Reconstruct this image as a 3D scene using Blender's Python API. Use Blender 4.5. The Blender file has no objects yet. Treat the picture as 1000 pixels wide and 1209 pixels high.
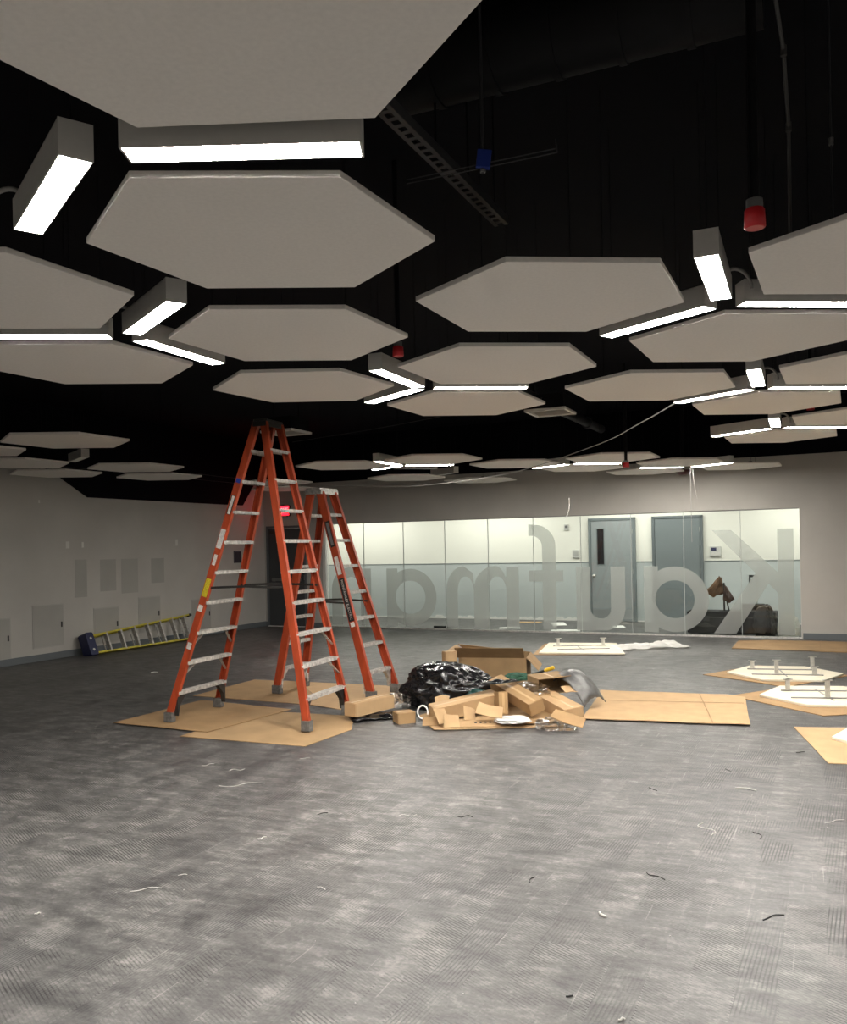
import bpy, bmesh, math, random
from mathutils import Vector, Matrix, Euler, noise

# ---------------------------------------------------------------- camera, world, light, exposure
F, CX, HY, ROLL, EYE = 1010.0, 500.0, 646.0, 0.020, 1.65     # focal length in pixels of the 1000 x 1209 frame, eye 1.65 m
scn = bpy.context.scene
COL = scn.collection
cam_d = bpy.data.cameras.new('camera')
cam_d.sensor_fit = 'HORIZONTAL'
cam_d.sensor_width = 36.0
cam_d.lens = 36.0 * F / 1000.0
cam_d.shift_y = (HY - 604.5) / 1000.0
cam_d.clip_start, cam_d.clip_end = 0.05, 100
cam = bpy.data.objects.new('camera', cam_d)
COL.objects.link(cam)
cam.matrix_world = (Matrix.Translation((0, 0, EYE)) @ Euler((math.radians(90), 0, 0)).to_matrix().to_4x4()
                    @ Matrix.Rotation(-ROLL, 4, 'Z'))
scn.camera = cam
scn.view_settings.view_transform = 'Standard'
scn.view_settings.look = 'None'
scn.view_settings.gamma = 1.0
scn.view_settings.use_curve_mapping = False
scn.view_settings.exposure = 0.0
world = bpy.data.worlds.new('world')
world.use_nodes = True
world.node_tree.nodes['Background'].inputs[0].default_value = (0.5, 0.5, 0.5, 1)
world.node_tree.nodes['Background'].inputs[1].default_value = 0.0
scn.world = world

LENS = 170.0          # radiance of the lit bar lamps
TH = math.radians(25)
W0 = Vector((-3.47, 18.67, 0))                                # far left corner of the room
DU = Vector((math.cos(TH), -math.sin(TH), 0))                 # along the far wall, to the right
DN = Vector((-math.sin(TH), -math.cos(TH), 0))                # out of the far wall, into the room
ROOM = Matrix.Translation(W0) @ Matrix.Rotation(-TH, 4, 'Z')  # local x = along far wall, local y = away behind the wall (room is -y)


def area_light(name, uv, z, size, size_y, power, rot=(0, 0, 0), color=(1, .96, .9)):
    l = bpy.data.lights.new(name, 'AREA')
    l.shape = 'RECTANGLE'
    l.size, l.size_y, l.energy, l.color = size, size_y, power, color
    o = bpy.data.objects.new(name, l)
    COL.objects.link(o)
    o.matrix_world = ROOM @ Matrix.Translation((uv[0], -uv[1], z)) @ Euler(rot).to_matrix().to_4x4()
    return o


# ceiling lights of the corridor behind the glass (above the glass head, out of sight)
for k in range(4):
    area_light('corridor_light', (1.2 + 3.3 * k, -1.75), 2.72, 2.6, 0.5, 60, color=(1, .97, .88))
# unseen area lights added behind and right of the camera, brightening panels and floor
for k, (u, w, p) in enumerate(((8.6, 16.9, 85), (12.0, 17.0, 105), (15.2, 13.4, 120), (15.8, 9.4, 60))):
    area_light('added_fill_light', (u, w), 2.84, 2.4, 1.2, p)

# ---------------------------------------------------------------- materials
MATS = {}


def nodes(name):
    m = bpy.data.materials.new(name)
    m.use_nodes = True
    nt = m.node_tree
    return m, nt, nt.nodes['Principled BSDF'], nt.nodes, nt.links


def mat(name, col, rough=.6, metal=0., var=.0, scale=8., bump=0., spec=.5, emit=None, coat=0., stretch=None, detail=5):
    if name in MATS:
        return MATS[name]
    m, nt, b, N, L = nodes(name)
    b.inputs['Base Color'].default_value = (*col, 1)
    b.inputs['Roughness'].default_value = rough
    b.inputs['Metallic'].default_value = metal
    b.inputs['Specular IOR Level'].default_value = spec
    b.inputs['Coat Weight'].default_value = coat
    if emit:
        b.inputs['Emission Color'].default_value = (*emit[0], 1)
        b.inputs['Emission Strength'].default_value = emit[1]
    if var or bump:
        tc = N.new('ShaderNodeTexCoord')
        mp = N.new('ShaderNodeMapping')
        if stretch:
            mp.inputs['Scale'].default_value = stretch
        nz = N.new('ShaderNodeTexNoise')
        nz.inputs['Scale'].default_value = scale
        nz.inputs['Detail'].default_value = detail
        L.new(tc.outputs['Object'], mp.inputs['Vector'])
        L.new(mp.outputs[0], nz.inputs['Vector'])
        if var:
            mx = N.new('ShaderNodeMix'); mx.data_type = 'RGBA'
            mx.inputs[6].default_value = (*[max(0, c * (1 - var)) for c in col], 1)
            mx.inputs[7].default_value = (*[min(1, c * (1 + var)) for c in col], 1)
            rp = N.new('ShaderNodeMapRange')
            rp.inputs[1].default_value, rp.inputs[2].default_value = .3, .7
            L.new(nz.outputs[0], rp.inputs[0])
            L.new(rp.outputs[0], mx.inputs[0])
            L.new(mx.outputs[2], b.inputs['Base Color'])
        if bump:
            bp = N.new('ShaderNodeBump')
            bp.inputs['Strength'].default_value = bump
            bp.inputs['Distance'].default_value = .01
            L.new(nz.outputs[0], bp.inputs['Height'])
            L.new(bp.outputs[0], b.inputs['Normal'])
    MATS[name] = m
    return m


def floor_material():
    """Bare grey slab with smears of old glue and the combed ridges of a notched trowel."""
    m, nt, b, N, L = nodes('floor_concrete')
    geo = N.new('ShaderNodeNewGeometry')
    mp = N.new('ShaderNodeMapping'); mp.inputs['Rotation'].default_value = (0, 0, TH)
    L.new(geo.outputs['Position'], mp.inputs['Vector'])

    def math_(op, a, bb=None, c=None):
        n = N.new('ShaderNodeMath'); n.operation = op
        for i, v in enumerate((a, bb, c)):
            if v is None:
                continue
            if isinstance(v, (int, float)):
                n.inputs[i].default_value = v
            else:
                L.new(v, n.inputs[i])
        return n.outputs[0]

    def noise_(scale, detail, rough, stretch=(1, 1, 1), rot=0.):
        q = N.new('ShaderNodeMapping'); q.inputs['Scale'].default_value = stretch; q.inputs['Rotation'].default_value = (0, 0, rot)
        L.new(mp.outputs[0], q.inputs['Vector'])
        z = N.new('ShaderNodeTexNoise')
        z.inputs['Scale'].default_value = scale; z.inputs['Detail'].default_value = detail; z.inputs['Roughness'].default_value = rough
        L.new(q.outputs[0], z.inputs['Vector'])
        return z.outputs[0]

    def ramp(v, lo, hi, a=0., c=1.):
        r = N.new('ShaderNodeMapRange'); r.clamp = True
        r.inputs[1].default_value, r.inputs[2].default_value, r.inputs[3].default_value, r.inputs[4].default_value = lo, hi, a, c
        L.new(v, r.inputs[0])
        return r.outputs[0]

    # trowel patches: each cell of an uneven grid combs in its own direction
    br = N.new('ShaderNodeTexBrick')
    br.offset = .37
    br.inputs['Color1'].default_value = (0, 0, 0, 1); br.inputs['Color2'].default_value = (1, 1, 1, 1)
    br.inputs['Scale'].default_value = 1.0
    br.inputs['Mortar Size'].default_value = .004
    br.inputs['Brick Width'].default_value = .85
    br.inputs['Row Height'].default_value = .155
    br.inputs['Mortar'].default_value = (.5, .5, .5, 1)
    rot = N.new('ShaderNodeMapping'); rot.inputs['Rotation'].default_value = (0, 0, math.radians(90))
    L.new(mp.outputs[0], rot.inputs['Vector'])
    wob = N.new('ShaderNodeTexNoise'); wob.inputs['Scale'].default_value = 3.
    L.new(mp.outputs[0], wob.inputs['Vector'])
    wm = N.new('ShaderNodeVectorMath'); wm.operation = 'MULTIPLY_ADD'
    L.new(wob.outputs['Color'], wm.inputs[0]); wm.inputs[1].default_value = (.05, .03, 0); L.new(rot.outputs[0], wm.inputs[2])
    L.new(wm.outputs[0], br.inputs['Vector'])
    sel = br.outputs['Color']

    def comb(angle, n):
        q = N.new('ShaderNodeMapping'); q.inputs['Rotation'].default_value = (0, 0, math.radians(angle))
        L.new(mp.outputs[0], q.inputs['Vector'])
        w = N.new('ShaderNodeTexWave'); w.inputs['Scale'].default_value = n
        w.inputs['Distortion'].default_value = .5; w.inputs['Detail'].default_value = 1.; w.inputs['Detail Scale'].default_value = .5
        L.new(q.outputs[0], w.inputs['Vector'])
        return ramp(w.outputs[0], .10, .55)
    c1, c2 = comb(3, 20.), comb(-63, 20.)
    mixc = N.new('ShaderNodeMix'); L.new(ramp(math_('ADD', math_('MULTIPLY', sel, .55), math_('MULTIPLY', noise_(.42, 2, .5), .9)), .66, .72), mixc.inputs[0]); L.new(c1, mixc.inputs[2]); L.new(c2, mixc.inputs[3])
    comb_v = mixc.outputs[0]
    comb_mask = math_('MULTIPLY', ramp(noise_(1.9, 4, .65), .42, .56), ramp(math_('FRACT', math_('MULTIPLY', sel, 7.3)), .25, .6, .25, 1.))
    comb_sig = math_('MULTIPLY', math_('SUBTRACT', comb_v, .75), comb_mask)

    big = noise_(.5, 5, .65)
    smear = noise_(4.2, 9, .74, (1.0, .45, 1), .5)
    smear2 = noise_(8.0, 8, .74, (.45, 1.3, 1), -.3)
    blot = noise_(9.0, 8, .7)
    fine = noise_(45, 4, .75)
    scr = noise_(5.0, 2, .5, (14, .4, 1), .9)
    scr2 = noise_(4.0, 2, .5, (11, .5, 1), -.55)
    scratch = math_('ADD', ramp(scr, .70, .74), ramp(scr2, .71, .75))
    val = math_('ADD', math_('MULTIPLY', ramp(big, .3, .7), .14), math_('MULTIPLY', ramp(smear, .36, .64), .34))
    val = math_('ADD', val, math_('MULTIPLY', ramp(smear2, .40, .62), .40))
    val = math_('ADD', val, math_('MULTIPLY', ramp(blot, .54, .66), .26))
    val = math_('ADD', val, math_('MULTIPLY', math_('SUBTRACT', fine, .5), .75))
    val = math_('ADD', val, math_('MULTIPLY', comb_sig, .46))
    val = math_('ADD', val, math_('MULTIPLY', math_('SUBTRACT', sel, .5), .12))
    val = math_('ADD', val, math_('MULTIPLY', math_('MULTIPLY', br.outputs['Fac'], ramp(noise_(1.7, 3, .6), .48, .66)), .15))
    val = math_('ADD', val, math_('MULTIPLY', scratch, .30))
    cr = N.new('ShaderNodeValToRGB')
    cr.color_ramp.elements[0].position = 0.05; cr.color_ramp.elements[0].color = (.034, .033, .034, 1)
    cr.color_ramp.elements[1].position = 1.1 - .1; cr.color_ramp.elements[1].color = (.235, .225, .214, 1)
    e = cr.color_ramp.elements.new(.5); e.color = (.098, .095, .093, 1)
    L.new(val, cr.inputs[0])
    L.new(cr.outputs[0], b.inputs['Base Color'])
    L.new(ramp(smear, .3, .7, .36, .58), b.inputs['Roughness'])
    bp = N.new('ShaderNodeBump'); bp.inputs['Strength'].default_value = .35; bp.inputs['Distance'].default_value = .004
    hv = math_('ADD', math_('MULTIPLY', comb_sig, 1.0), math_('MULTIPLY', fine, .35))
    L.new(hv, bp.inputs['Height']); L.new(bp.outputs[0], b.inputs['Normal'])
    return m


def wall_paint(name, col, var=.06):
    """Matt wall paint with faint roller unevenness."""
    return mat(name, col, rough=.75, var=var, scale=1.4, bump=.04, spec=.25)


def corridor_paint():
    """Cream upper wall, pale blue-grey dado below 1.25 m."""
    m, nt, b, N, L = nodes('corridor_paint')
    geo = N.new('ShaderNodeNewGeometry')
    sp = N.new('ShaderNodeSeparateXYZ'); L.new(geo.outputs['Position'], sp.inputs[0])
    gt = N.new('ShaderNodeMath'); gt.operation = 'GREATER_THAN'; gt.inputs[1].default_value = 1.25
    L.new(sp.outputs[2], gt.inputs[0])
    mx = N.new('ShaderNodeMix'); mx.data_type = 'RGBA'
    mx.inputs[6].default_value = (.49, .525, .53, 1); mx.inputs[7].default_value = (.80, .79, .73, 1)
    L.new(gt.outputs[0], mx.inputs[0]); L.new(mx.outputs[2], b.inputs['Base Color'])
    b.inputs['Roughness'].default_value = .7
    return m


def see_through(name, tint, clear, body, rough=.1, body_kind='GLOSS'):
    """Clear or frosted sheet: share CLEAR of the light passes straight on, the rest meets BODY."""
    m = bpy.data.materials.new(name); m.use_nodes = True
    nt = m.node_tree; N, L = nt.nodes, nt.links
    N.remove(N['Principled BSDF'])
    tr = N.new('ShaderNodeBsdfTransparent'); tr.inputs[0].default_value = (*tint, 1)
    if body_kind == 'GLOSS':
        bd = N.new('ShaderNodeBsdfGlossy'); bd.inputs['Roughness'].default_value = rough; bd.inputs[0].default_value = (*body, 1)
        out_b = bd.outputs[0]
    else:
        df = N.new('ShaderNodeBsdfDiffuse'); df.inputs[0].default_value = (*body, 1)
        tl = N.new('ShaderNodeBsdfTranslucent'); tl.inputs[0].default_value = (*body, 1)
        ad = N.new('ShaderNodeMixShader'); ad.inputs[0].default_value = .6
        L.new(df.outputs[0], ad.inputs[1]); L.new(tl.outputs[0], ad.inputs[2])
        out_b = ad.outputs[0]
    mx = N.new('ShaderNodeMixShader')
    if body_kind == 'GLOSS':
        fr = N.new('ShaderNodeFresnel'); fr.inputs[0].default_value = 1.45
        mr = N.new('ShaderNodeMath'); mr.operation = 'MULTIPLY_ADD'; mr.inputs[1].default_value = 1.0; mr.inputs[2].default_value = 1 - clear - .04
        mr.use_clamp = True
        L.new(fr.outputs[0], mr.inputs[0]); L.new(mr.outputs[0], mx.inputs[0])
    else:
        mx.inputs[0].default_value = 1 - clear
    L.new(tr.outputs[0], mx.inputs[1]); L.new(out_b, mx.inputs[2])
    L.new(mx.outputs[0], N['Material Output'].inputs['Surface'])
    return m


FELT = mat('panel_felt', (.90, .86, .805), .9, var=.03, scale=60, bump=.05, spec=.1)
LAMP_BODY = mat('lamp_grey_enamel', (.66, .64, .60), .55, var=.03, scale=20)
LENS_ON = mat('lamp_lens_lit', (.9, .9, .9), .5, emit=((1.0, .955, .88), LENS))
LENS_OFF = mat('lamp_lens_unlit', (.75, .75, .73), .4)
BLACK = mat('black_ceiling_paint', (.003, .003, .0055), .8, spec=.12)
BLACK_GEAR = mat('black_painted_gear', (.005, .005, .006), .6, var=.2, scale=9, spec=.2)
WALL = wall_paint('grey_wall_paint', (.50, .48, .445))
WALL_PATCH = wall_paint('primer_patch', (.40, .385, .355))
WALL_PALE = wall_paint('pale_filler_patch', (.68, .67, .63))
BASE = mat('baseboard_vinyl', (.13, .145, .155), .5)
DOOR_DARK = mat('dark_door_paint', (.052, .057, .062), .45)
DOOR_FRAME = mat('dark_frame_paint', (.12, .13, .14), .45)
CDOOR = mat('corridor_door_paint', (.27, .295, .305), .45)
CFRAME = mat('corridor_frame_paint', (.165, .19, .20), .45)
ALU = mat('aluminium', (.62, .61, .58), .42, .75, var=.22, scale=40, bump=.1)
ALU_DULL = mat('scuffed_aluminium', (.50, .48, .45), .6, .35, var=.35, scale=30, bump=.1)
STEEL = mat('zinc_steel', (.60, .59, .56), .35, .85, var=.1, scale=30)
DARK_STEEL = mat('dark_steel', (.06, .058, .055), .45, .6)
ORANGE = mat('orange_fibreglass', (.37, .054, .017), .45, var=.24, scale=14, stretch=(1, 1, .3))
YELLOW = mat('yellow_fibreglass', (.52, .44, .03), .45, var=.15, scale=14)
NAVY = mat('navy_plastic', (.012, .016, .07), .45)
RUBBER = mat('grey_rubber_foot', (.13, .125, .118), .7, var=.3, scale=40)
CARD = mat('corrugated_cardboard', (.345, .215, .103), .85, var=.10, scale=5, bump=.1, stretch=(1, 1, 1))
CARD_LIGHT = mat('fresh_cardboard', (.455, .30, .158), .85, var=.08, scale=6, bump=.08)
CARD_DARK = mat('brown_box_board', (.31, .20, .10), .85, var=.12, scale=6, bump=.08)
CARD_RAW = mat('dusty_cardboard', (.36, .23, .115), .85, var=.13, scale=3.5, bump=.1)
CARD_UNDER = mat('dusty_cardboard_pale', (.37, .24, .12), .85, var=.16, scale=2.5, bump=.1)
CREAM = mat('cream_panel_back', (.72, .66, .53), .85, var=.04, scale=9)
BAG = mat('black_bin_liner', (.008, .008, .009), .22, spec=.6)
GREEN_BAG = mat('dark_green_liner', (.010, .045, .038), .28)
PAPER = mat('white_paper', (.78, .77, .74), .8)
WHITE = mat('white_enamel', (.75, .74, .70), .5)
RED = mat('red_plastic_cap', (.55, .015, .02), .5)
WOOD = mat('ash_handle', (.42, .27, .13), .6, var=.15, scale=20)
BROWN_CLOTH = mat('brown_cloth', (.16, .085, .045), .9, var=.25, scale=12)
LABEL_W = mat('sticker_white', (.62, .60, .57), .6, var=.2, scale=60)
LABEL_K = mat('sticker_black', (.012, .012, .012), .5)
LABEL_Y = mat('sticker_yellow', (.52, .42, .02), .6, var=.3, scale=90)
BLUE_TAPE = mat('blue_tape', (.012, .04, .30), .6)
YEL_PL = mat('yellow_grip', (.75, .48, .02), .5)
GREEN_PL = mat('green_glove_cloth', (.02, .075, .045), .8, var=.3, scale=30)
CABLE = mat('grey_cable', (.36, .35, .33), .6)
EXIT_RED = mat('exit_red_glow', (.6, .01, .02), .5, emit=((1.0, .006, .013), 8.0))
EXIT_PALE = mat('exit_letter_glow', (.8, .4, .4), .5, emit=((1.0, .045, .055), 8.0))
GLASS = see_through('clear_glass', (.93, .955, .945), .965, (1, 1, 1), .02)
FROST = see_through('frosted_vinyl', (.93, .95, .94), .60, (.74, .74, .72), body_kind='MILK')
FILM = see_through('clear_wrap_film', (.97, .97, .97), .80, (.95, .95, .95), .15)
FILM_W = see_through('milky_sheet_film', (.95, .95, .95), .06, (.93, .92, .89), body_kind='MILK')

# ---------------------------------------------------------------- mesh helpers
class MB:
    """Collects shapes; build() links them as one mesh object."""

    def __init__(self):
        self.v, self.f, self.s = [], [], []

    def add(self, vs, fs, M=None, smooth=False):
        o = len(self.v)
        self.v += [tuple(M @ Vector(p)) if M else tuple(p) for p in vs]
        self.f += [tuple(i + o for i in f) for f in fs]
        self.s += [smooth] * len(fs)
        return self

    def box(self, a, b, M=None):
        (x0, y0, z0), (x1, y1, z1) = a, b
        vs = [(x0, y0, z0), (x1, y0, z0), (x1, y1, z0), (x0, y1, z0), (x0, y0, z1), (x1, y0, z1), (x1, y1, z1), (x0, y1, z1)]
        return self.add(vs, [(3, 2, 1, 0), (4, 5, 6, 7), (0, 1, 5, 4), (1, 2, 6, 5), (2, 3, 7, 6), (3, 0, 4, 7)], M)

    def prism(self, poly, z0, z1, M=None):
        n = len(poly)
        vs = [(x, y, z0) for x, y in poly] + [(x, y, z1) for x, y in poly]
        fs = [tuple(range(n - 1, -1, -1)), tuple(range(n, 2 * n))] + [(i, (i + 1) % n, n + (i + 1) % n, n + i) for i in range(n)]
        return self.add(vs, fs, M)

    def bar(self, p, q, w, h, up=(0, 0, 1)):
        """Square bar from p to q, w across, h along up."""
        p, q = Vector(p), Vector(q)
        d = (q - p).normalized()
        s = d.cross(Vector(up)).normalized()
        t = s.cross(d).normalized()
        vs = []
        for c in (p, q):
            for a, b in ((-1, -1), (1, -1), (1, 1), (-1, 1)):
                vs.append(c + s * (a * w / 2) + t * (b * h / 2))
        return self.add(vs, [(3, 2, 1, 0), (4, 5, 6, 7), (0, 1, 5, 4), (1, 2, 6, 5), (2, 3, 7, 6), (3, 0, 4, 7)])

    def sweep(self, prof, p, q, xd, yd):
        """Straight sweep of a 2D outline from p to q, outline axes xd, yd."""
        p, q, xd, yd = Vector(p), Vector(q), Vector(xd), Vector(yd)
        n = len(prof)
        vs = [p + xd * a + yd * b for a, b in prof] + [q + xd * a + yd * b for a, b in prof]
        fs = [tuple(range(n - 1, -1, -1)), tuple(range(n, 2 * n))] + [(i, (i + 1) % n, n + (i + 1) % n, n + i) for i in range(n)]
        return self.add(vs, fs)

    def tube(self, path, r, n=8, caps=True):
        path = [Vector(p) for p in path]
        vs, fs = [], []
        for i, p in enumerate(path):
            d = (path[min(i + 1, len(path) - 1)] - path[max(i - 1, 0)]).normalized()
            a = Vector((0, 0, 1)) if abs(d.z) < .9 else Vector((1, 0, 0))
            s = d.cross(a).normalized(); t = s.cross(d).normalized()
            rr = r[i] if isinstance(r, (list, tuple)) else r
            vs += [p + s * (rr * math.cos(2 * math.pi * k / n)) + t * (rr * math.sin(2 * math.pi * k / n)) for k in range(n)]
        for i in range(len(path) - 1):
            fs += [(i * n + k, i * n + (k + 1) % n, (i + 1) * n + (k + 1) % n, (i + 1) * n + k) for k in range(n)]
        self.add(vs, fs, smooth=True)
        if caps:
            self.add(vs[:n], [tuple(range(n))]); self.add(vs[-n:], [tuple(range(n - 1, -1, -1))])
        return self

    def build(self, name, m, parent=None, bevel=0., M=None, recalc=True):
        me = bpy.data.meshes.new(name)
        me.from_pydata([tuple(p) for p in self.v], [], self.f)
        if recalc:
            bm = bmesh.new(); bm.from_mesh(me)
            bmesh.ops.recalc_face_normals(bm, faces=bm.faces)
            bm.to_mesh(me); bm.free()
        for p, s in zip(me.polygons, self.s):
            p.use_smooth = s
        me.materials.append(m)
        o = bpy.data.objects.new(name, me)
        COL.objects.link(o)
        if parent is not None:
            o.parent = parent
        if M is not None:
            o.matrix_local = M
        if bevel:
            md = o.modifiers.new('bevel', 'BEVEL')
            md.width, md.segments, md.limit_method, md.angle_limit = bevel, 2, 'ANGLE', math.radians(40)
        return o


def tag(o, label, cat, group=None, kind=None):
    o['label'] = label; o['category'] = cat
    if group: o['group'] = group
    if kind: o['kind'] = kind
    return o


def thing(name, label, cat, M=None, group=None):
    o = bpy.data.objects.new(name, None)
    o.empty_display_size = .1
    COL.objects.link(o)
    if M is not None:
        o.matrix_world = M
    return tag(o, label, cat, group)


def struct(o):
    o['kind'] = 'structure'
    return o


def copy_tree(o, parent=None):
    c = o.copy(); COL.objects.link(c)
    if parent is not None:
        c.parent = parent
    for ch in [x for x in COL.objects if x.parent is o]:
        copy_tree(ch, c)
    return c


def TR(x, y, z=0, rz=0.):
    return Matrix.Translation((x, y, z)) @ Matrix.Rotation(rz, 4, 'Z')


def R3(loc, rx=0, ry=0, rz=0):
    return Matrix.Translation(loc) @ Euler((rx, ry, rz)).to_matrix().to_4x4()


def ray(px, py):
    """Direction of the sight line through a pixel of the photograph (depth 1)."""
    u, v = (px - CX) / F, (HY - py) / F
    c, s = math.cos(ROLL), math.sin(ROLL)
    return Vector((c * u + s * v, 1, -s * u + c * v))


def fl(px, py, z=0.):
    r = ray(px, py)
    return r * ((z - EYE) / r.z) + Vector((0, 0, EYE))


def dep(px, py, y):
    return ray(px, py) * y + Vector((0, 0, EYE))


def text_mesh(s, size, extrude, name='text'):
    cu = bpy.data.curves.new(name, 'FONT')
    cu.body = s; cu.size = size; cu.extrude = extrude
    cu.align_x = 'CENTER'; cu.align_y = 'CENTER'; cu.resolution_u = 2
    o = bpy.data.objects.new(name, cu); COL.objects.link(o)
    bpy.context.view_layer.update()
    me = bpy.data.meshes.new_from_object(o.evaluated_get(bpy.context.evaluated_depsgraph_get()))
    bpy.data.objects.remove(o); bpy.data.curves.remove(cu)
    return me


def text_obj(s, size, extrude, name, m, parent, M):
    me = text_mesh(s, size, extrude, name)
    me.materials.clear(); me.materials.append(m)
    o = bpy.data.objects.new(name, me); COL.objects.link(o)
    o.parent = parent; o.matrix_local = M
    return o

# ---------------------------------------------------------------- room shell (local x along the far wall, room at -y)
WALL_TOP, DECK, UW, WW = 3.06, 4.0, 17.5, 19.5
GL0, GL1, GTOP = 1.53, 10.70, 2.18


def room_obj(mb, name, m, parent=None, bevel=0.):
    o = mb.build(name, m, parent, bevel)
    if parent is None:
        o.matrix_world = ROOM
        o['kind'] = 'structure'
    return o


room_obj(MB().box((-.8, -WW - .2, -.2), (UW + .2, 3.0, 0)), 'floor', floor_material())
room_obj(MB().box((-.8, -WW - .2, DECK), (UW + .2, 3.0, DECK + .2)), 'ceiling', BLACK)
T = .14
wf = MB()
for a, b, z0, z1 in ((-.14, .05, 0, WALL_TOP), (.05, 1.07, 2.17, WALL_TOP), (1.07, GL0, 0, WALL_TOP), (GL0, GL1, GTOP, WALL_TOP), (GL1, UW, 0, WALL_TOP)):
    wf.box((a, 0, z0), (b, T, z1))
wall_far = room_obj(wf, 'wall_far', WALL)
room_obj(MB().box((0, -.05, WALL_TOP), (UW, T, DECK)), 'trim_1', BLACK)
wall_left = room_obj(MB().box((-.14, -WW, 0), (0, 0, WALL_TOP)), 'wall_left', WALL)
# black bulkhead on the left wall with a splayed end, and the black band above the paint line
room_obj(MB().prism([(.40, 3.05), (.80, 2.60), (4.95, 2.585), (5.60, 2.93), (5.9, 3.05)], 0, .05,
                    Matrix(((0, 0, 1, 0), (-1, 0, 0, 0), (0, 1, 0, 0), (0, 0, 0, 1)))), 'trim_2', BLACK)
room_obj(MB().box((-.14, -WW, WALL_TOP), (.05, -.05, DECK)), 'trim_3', BLACK)
room_obj(MB().box((UW, -WW, 0), (UW + .14, 0, DECK)), 'wall_right', WALL)
room_obj(MB().box((0, -WW - .14, 0), (UW, -WW, DECK)), 'wall_back', WALL)
bb = MB().box((0.0, -.012, 0), (.05, 0, .10)).box((1.07, -.012, 0), (GL0, 0, .10)).box((GL1 + .02, -.012, 0), (UW, 0, .105))
room_obj(bb, 'baseboard_far', BASE)
room_obj(MB().box((0, -WW, 0), (.012, 0, .105)), 'baseboard_left', BASE)

# corridor behind the glass
CW = 2.65
wc = room_obj(MB().box((-.6, CW, 0), (14.5, CW + .12, 2.75)), 'wall_corridor', corridor_paint())
room_obj(MB().box((-.7, T, 0), (-.6, CW, 2.75)).box((14.5, T, 0), (14.6, CW, 2.75)), 'wall_corridor_end', WALL)
room_obj(MB().box((-.6, T, 2.75), (14.5, CW, 2.9)), 'ceiling_corridor', WHITE)
room_obj(MB().box((-.6, CW - .006, 1.245), (6.50, CW, 1.262)).box((7.51, CW - .006, 1.245), (7.83, CW, 1.262)).box((8.86, CW - .006, 1.245), (14.5, CW, 1.262)), 'trim_4', CFRAME)
room_obj(MB().box((-.6, CW - .01, 0), (6.50, CW, .025)).box((7.51, CW - .01, 0), (7.83, CW, .025)).box((8.86, CW - .01, 0), (14.5, CW, .025)), 'baseboard_corridor', WHITE)


def rough_edge(u0, u1):
    """Ragged strip of old white skim left where the corridor floor meets the wall."""
    rnd = random.Random(4)
    n = 90
    top = [(u0 + (u1 - u0) * i / n, .03 + rnd.random() * .05) for i in range(n + 1)]
    mb = MB()
    for i in range(n):
        mb.prism([(top[i][0], 0), (top[i + 1][0], 0), (top[i + 1][0], top[i + 1][1]), (top[i][0], top[i][1])], 0, .012,
                 Matrix(((1, 0, 0, 0), (0, 0, -1, CW), (0, 1, 0, 0), (0, 0, 0, 1))))
    return mb


o = rough_edge(2.2, 6.4).build('skim_residue', PAPER, wc); o['kind'] = 'stuff'

# glazed screen
win = bpy.data.objects.new('window_1', None); COL.objects.link(win); win.matrix_world = ROOM; struct(win)
seams = [GL0 + .02, 2.44, 3.355, 4.27, 5.18, 6.09, 7.0, 7.92, 8.83, 9.77, GL1 - .004]
for a, b in zip(seams[:-1], seams[1:]):
    MB().box((a + .003, .05, .03), (b - .003, .062, GTOP - .012)).build('pane', GLASS, win)
for s in seams[1:-1]:
    MB().box((s - .0045, .046, .03), (s + .0045, .066, GTOP - .012)).build('joint', mat('joint_silicone', (.42, .44, .43), .4), win)
MB().box((GL0, .035, 0), (GL1, .077, .032)).build('bottom_channel', ALU, win)
MB().box((GL0, .035, GTOP - .014), (GL1, .077, GTOP)).build('head_channel', mat('channel_dark_grey', (.30, .30, .29), .4, .6), win)  # darker grey metal than the bottom channel
MB().box((GL0 - .05, -.012, 0), (GL0 + .02, .10, GTOP)).build('end_jamb', WHITE, win)
MB().box((GL1 - .004, .0, 0), (GL1 + .004, T, GTOP)).build('end_trim', WHITE, win)

# frosted lettering, read from the corridor side, so reversed from here
BL, XH = .06, 1.17


def arc(cx, cz, r, a0, a1, n=20, rz=None):
    rz = rz or r
    return [(cx + r * math.cos(math.radians(a0 + (a1 - a0) * i / n)), cz + rz * math.sin(math.radians(a0 + (a1 - a0) * i / n))) for i in range(n + 1)]


def glyph(outer, holes, right_edge):
    """Fill an outline with holes; outline x runs to the left from right_edge on the wall."""
    cu = bpy.data.curves.new('letter', 'CURVE'); cu.dimensions = '2D'; cu.fill_mode = 'BOTH'; cu.extrude = .0006
    for loop in [outer] + holes:
        sp = cu.splines.new('POLY'); sp.points.add(len(loop) - 1); sp.use_cyclic_u = True
        for p, (x, z) in zip(sp.points, loop):
            p.co = (right_edge - x, z + BL, 0, 1)
    o = bpy.data.objects.new('letter', cu); COL.objects.link(o)
    bpy.context.view_layer.update()
    me = bpy.data.meshes.new_from_object(o.evaluated_get(bpy.context.evaluated_depsgraph_get()))
    bpy.data.objects.remove(o); bpy.data.curves.remove(cu)
    me.materials.clear(); me.materials.append(FROST)
    q = bpy.data.objects.new('letter', me); COL.objects.link(q)
    q.parent = win
    q.matrix_local = Matrix(((1, 0, 0, 0), (0, 0, -1, .0475), (0, 1, 0, 0), (0, 0, 0, 1)))
    return q


K = [(0, 0), (.25, 0), (.25, .70), (.40, .86), (.93, 0), (1.29, 0), (.60, 1.04), (1.29, 1.78), (.98, 1.78), (.25, 1.05), (.25, 1.78), (0, 1.78)]
glyph(K, [], 10.60)


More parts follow.
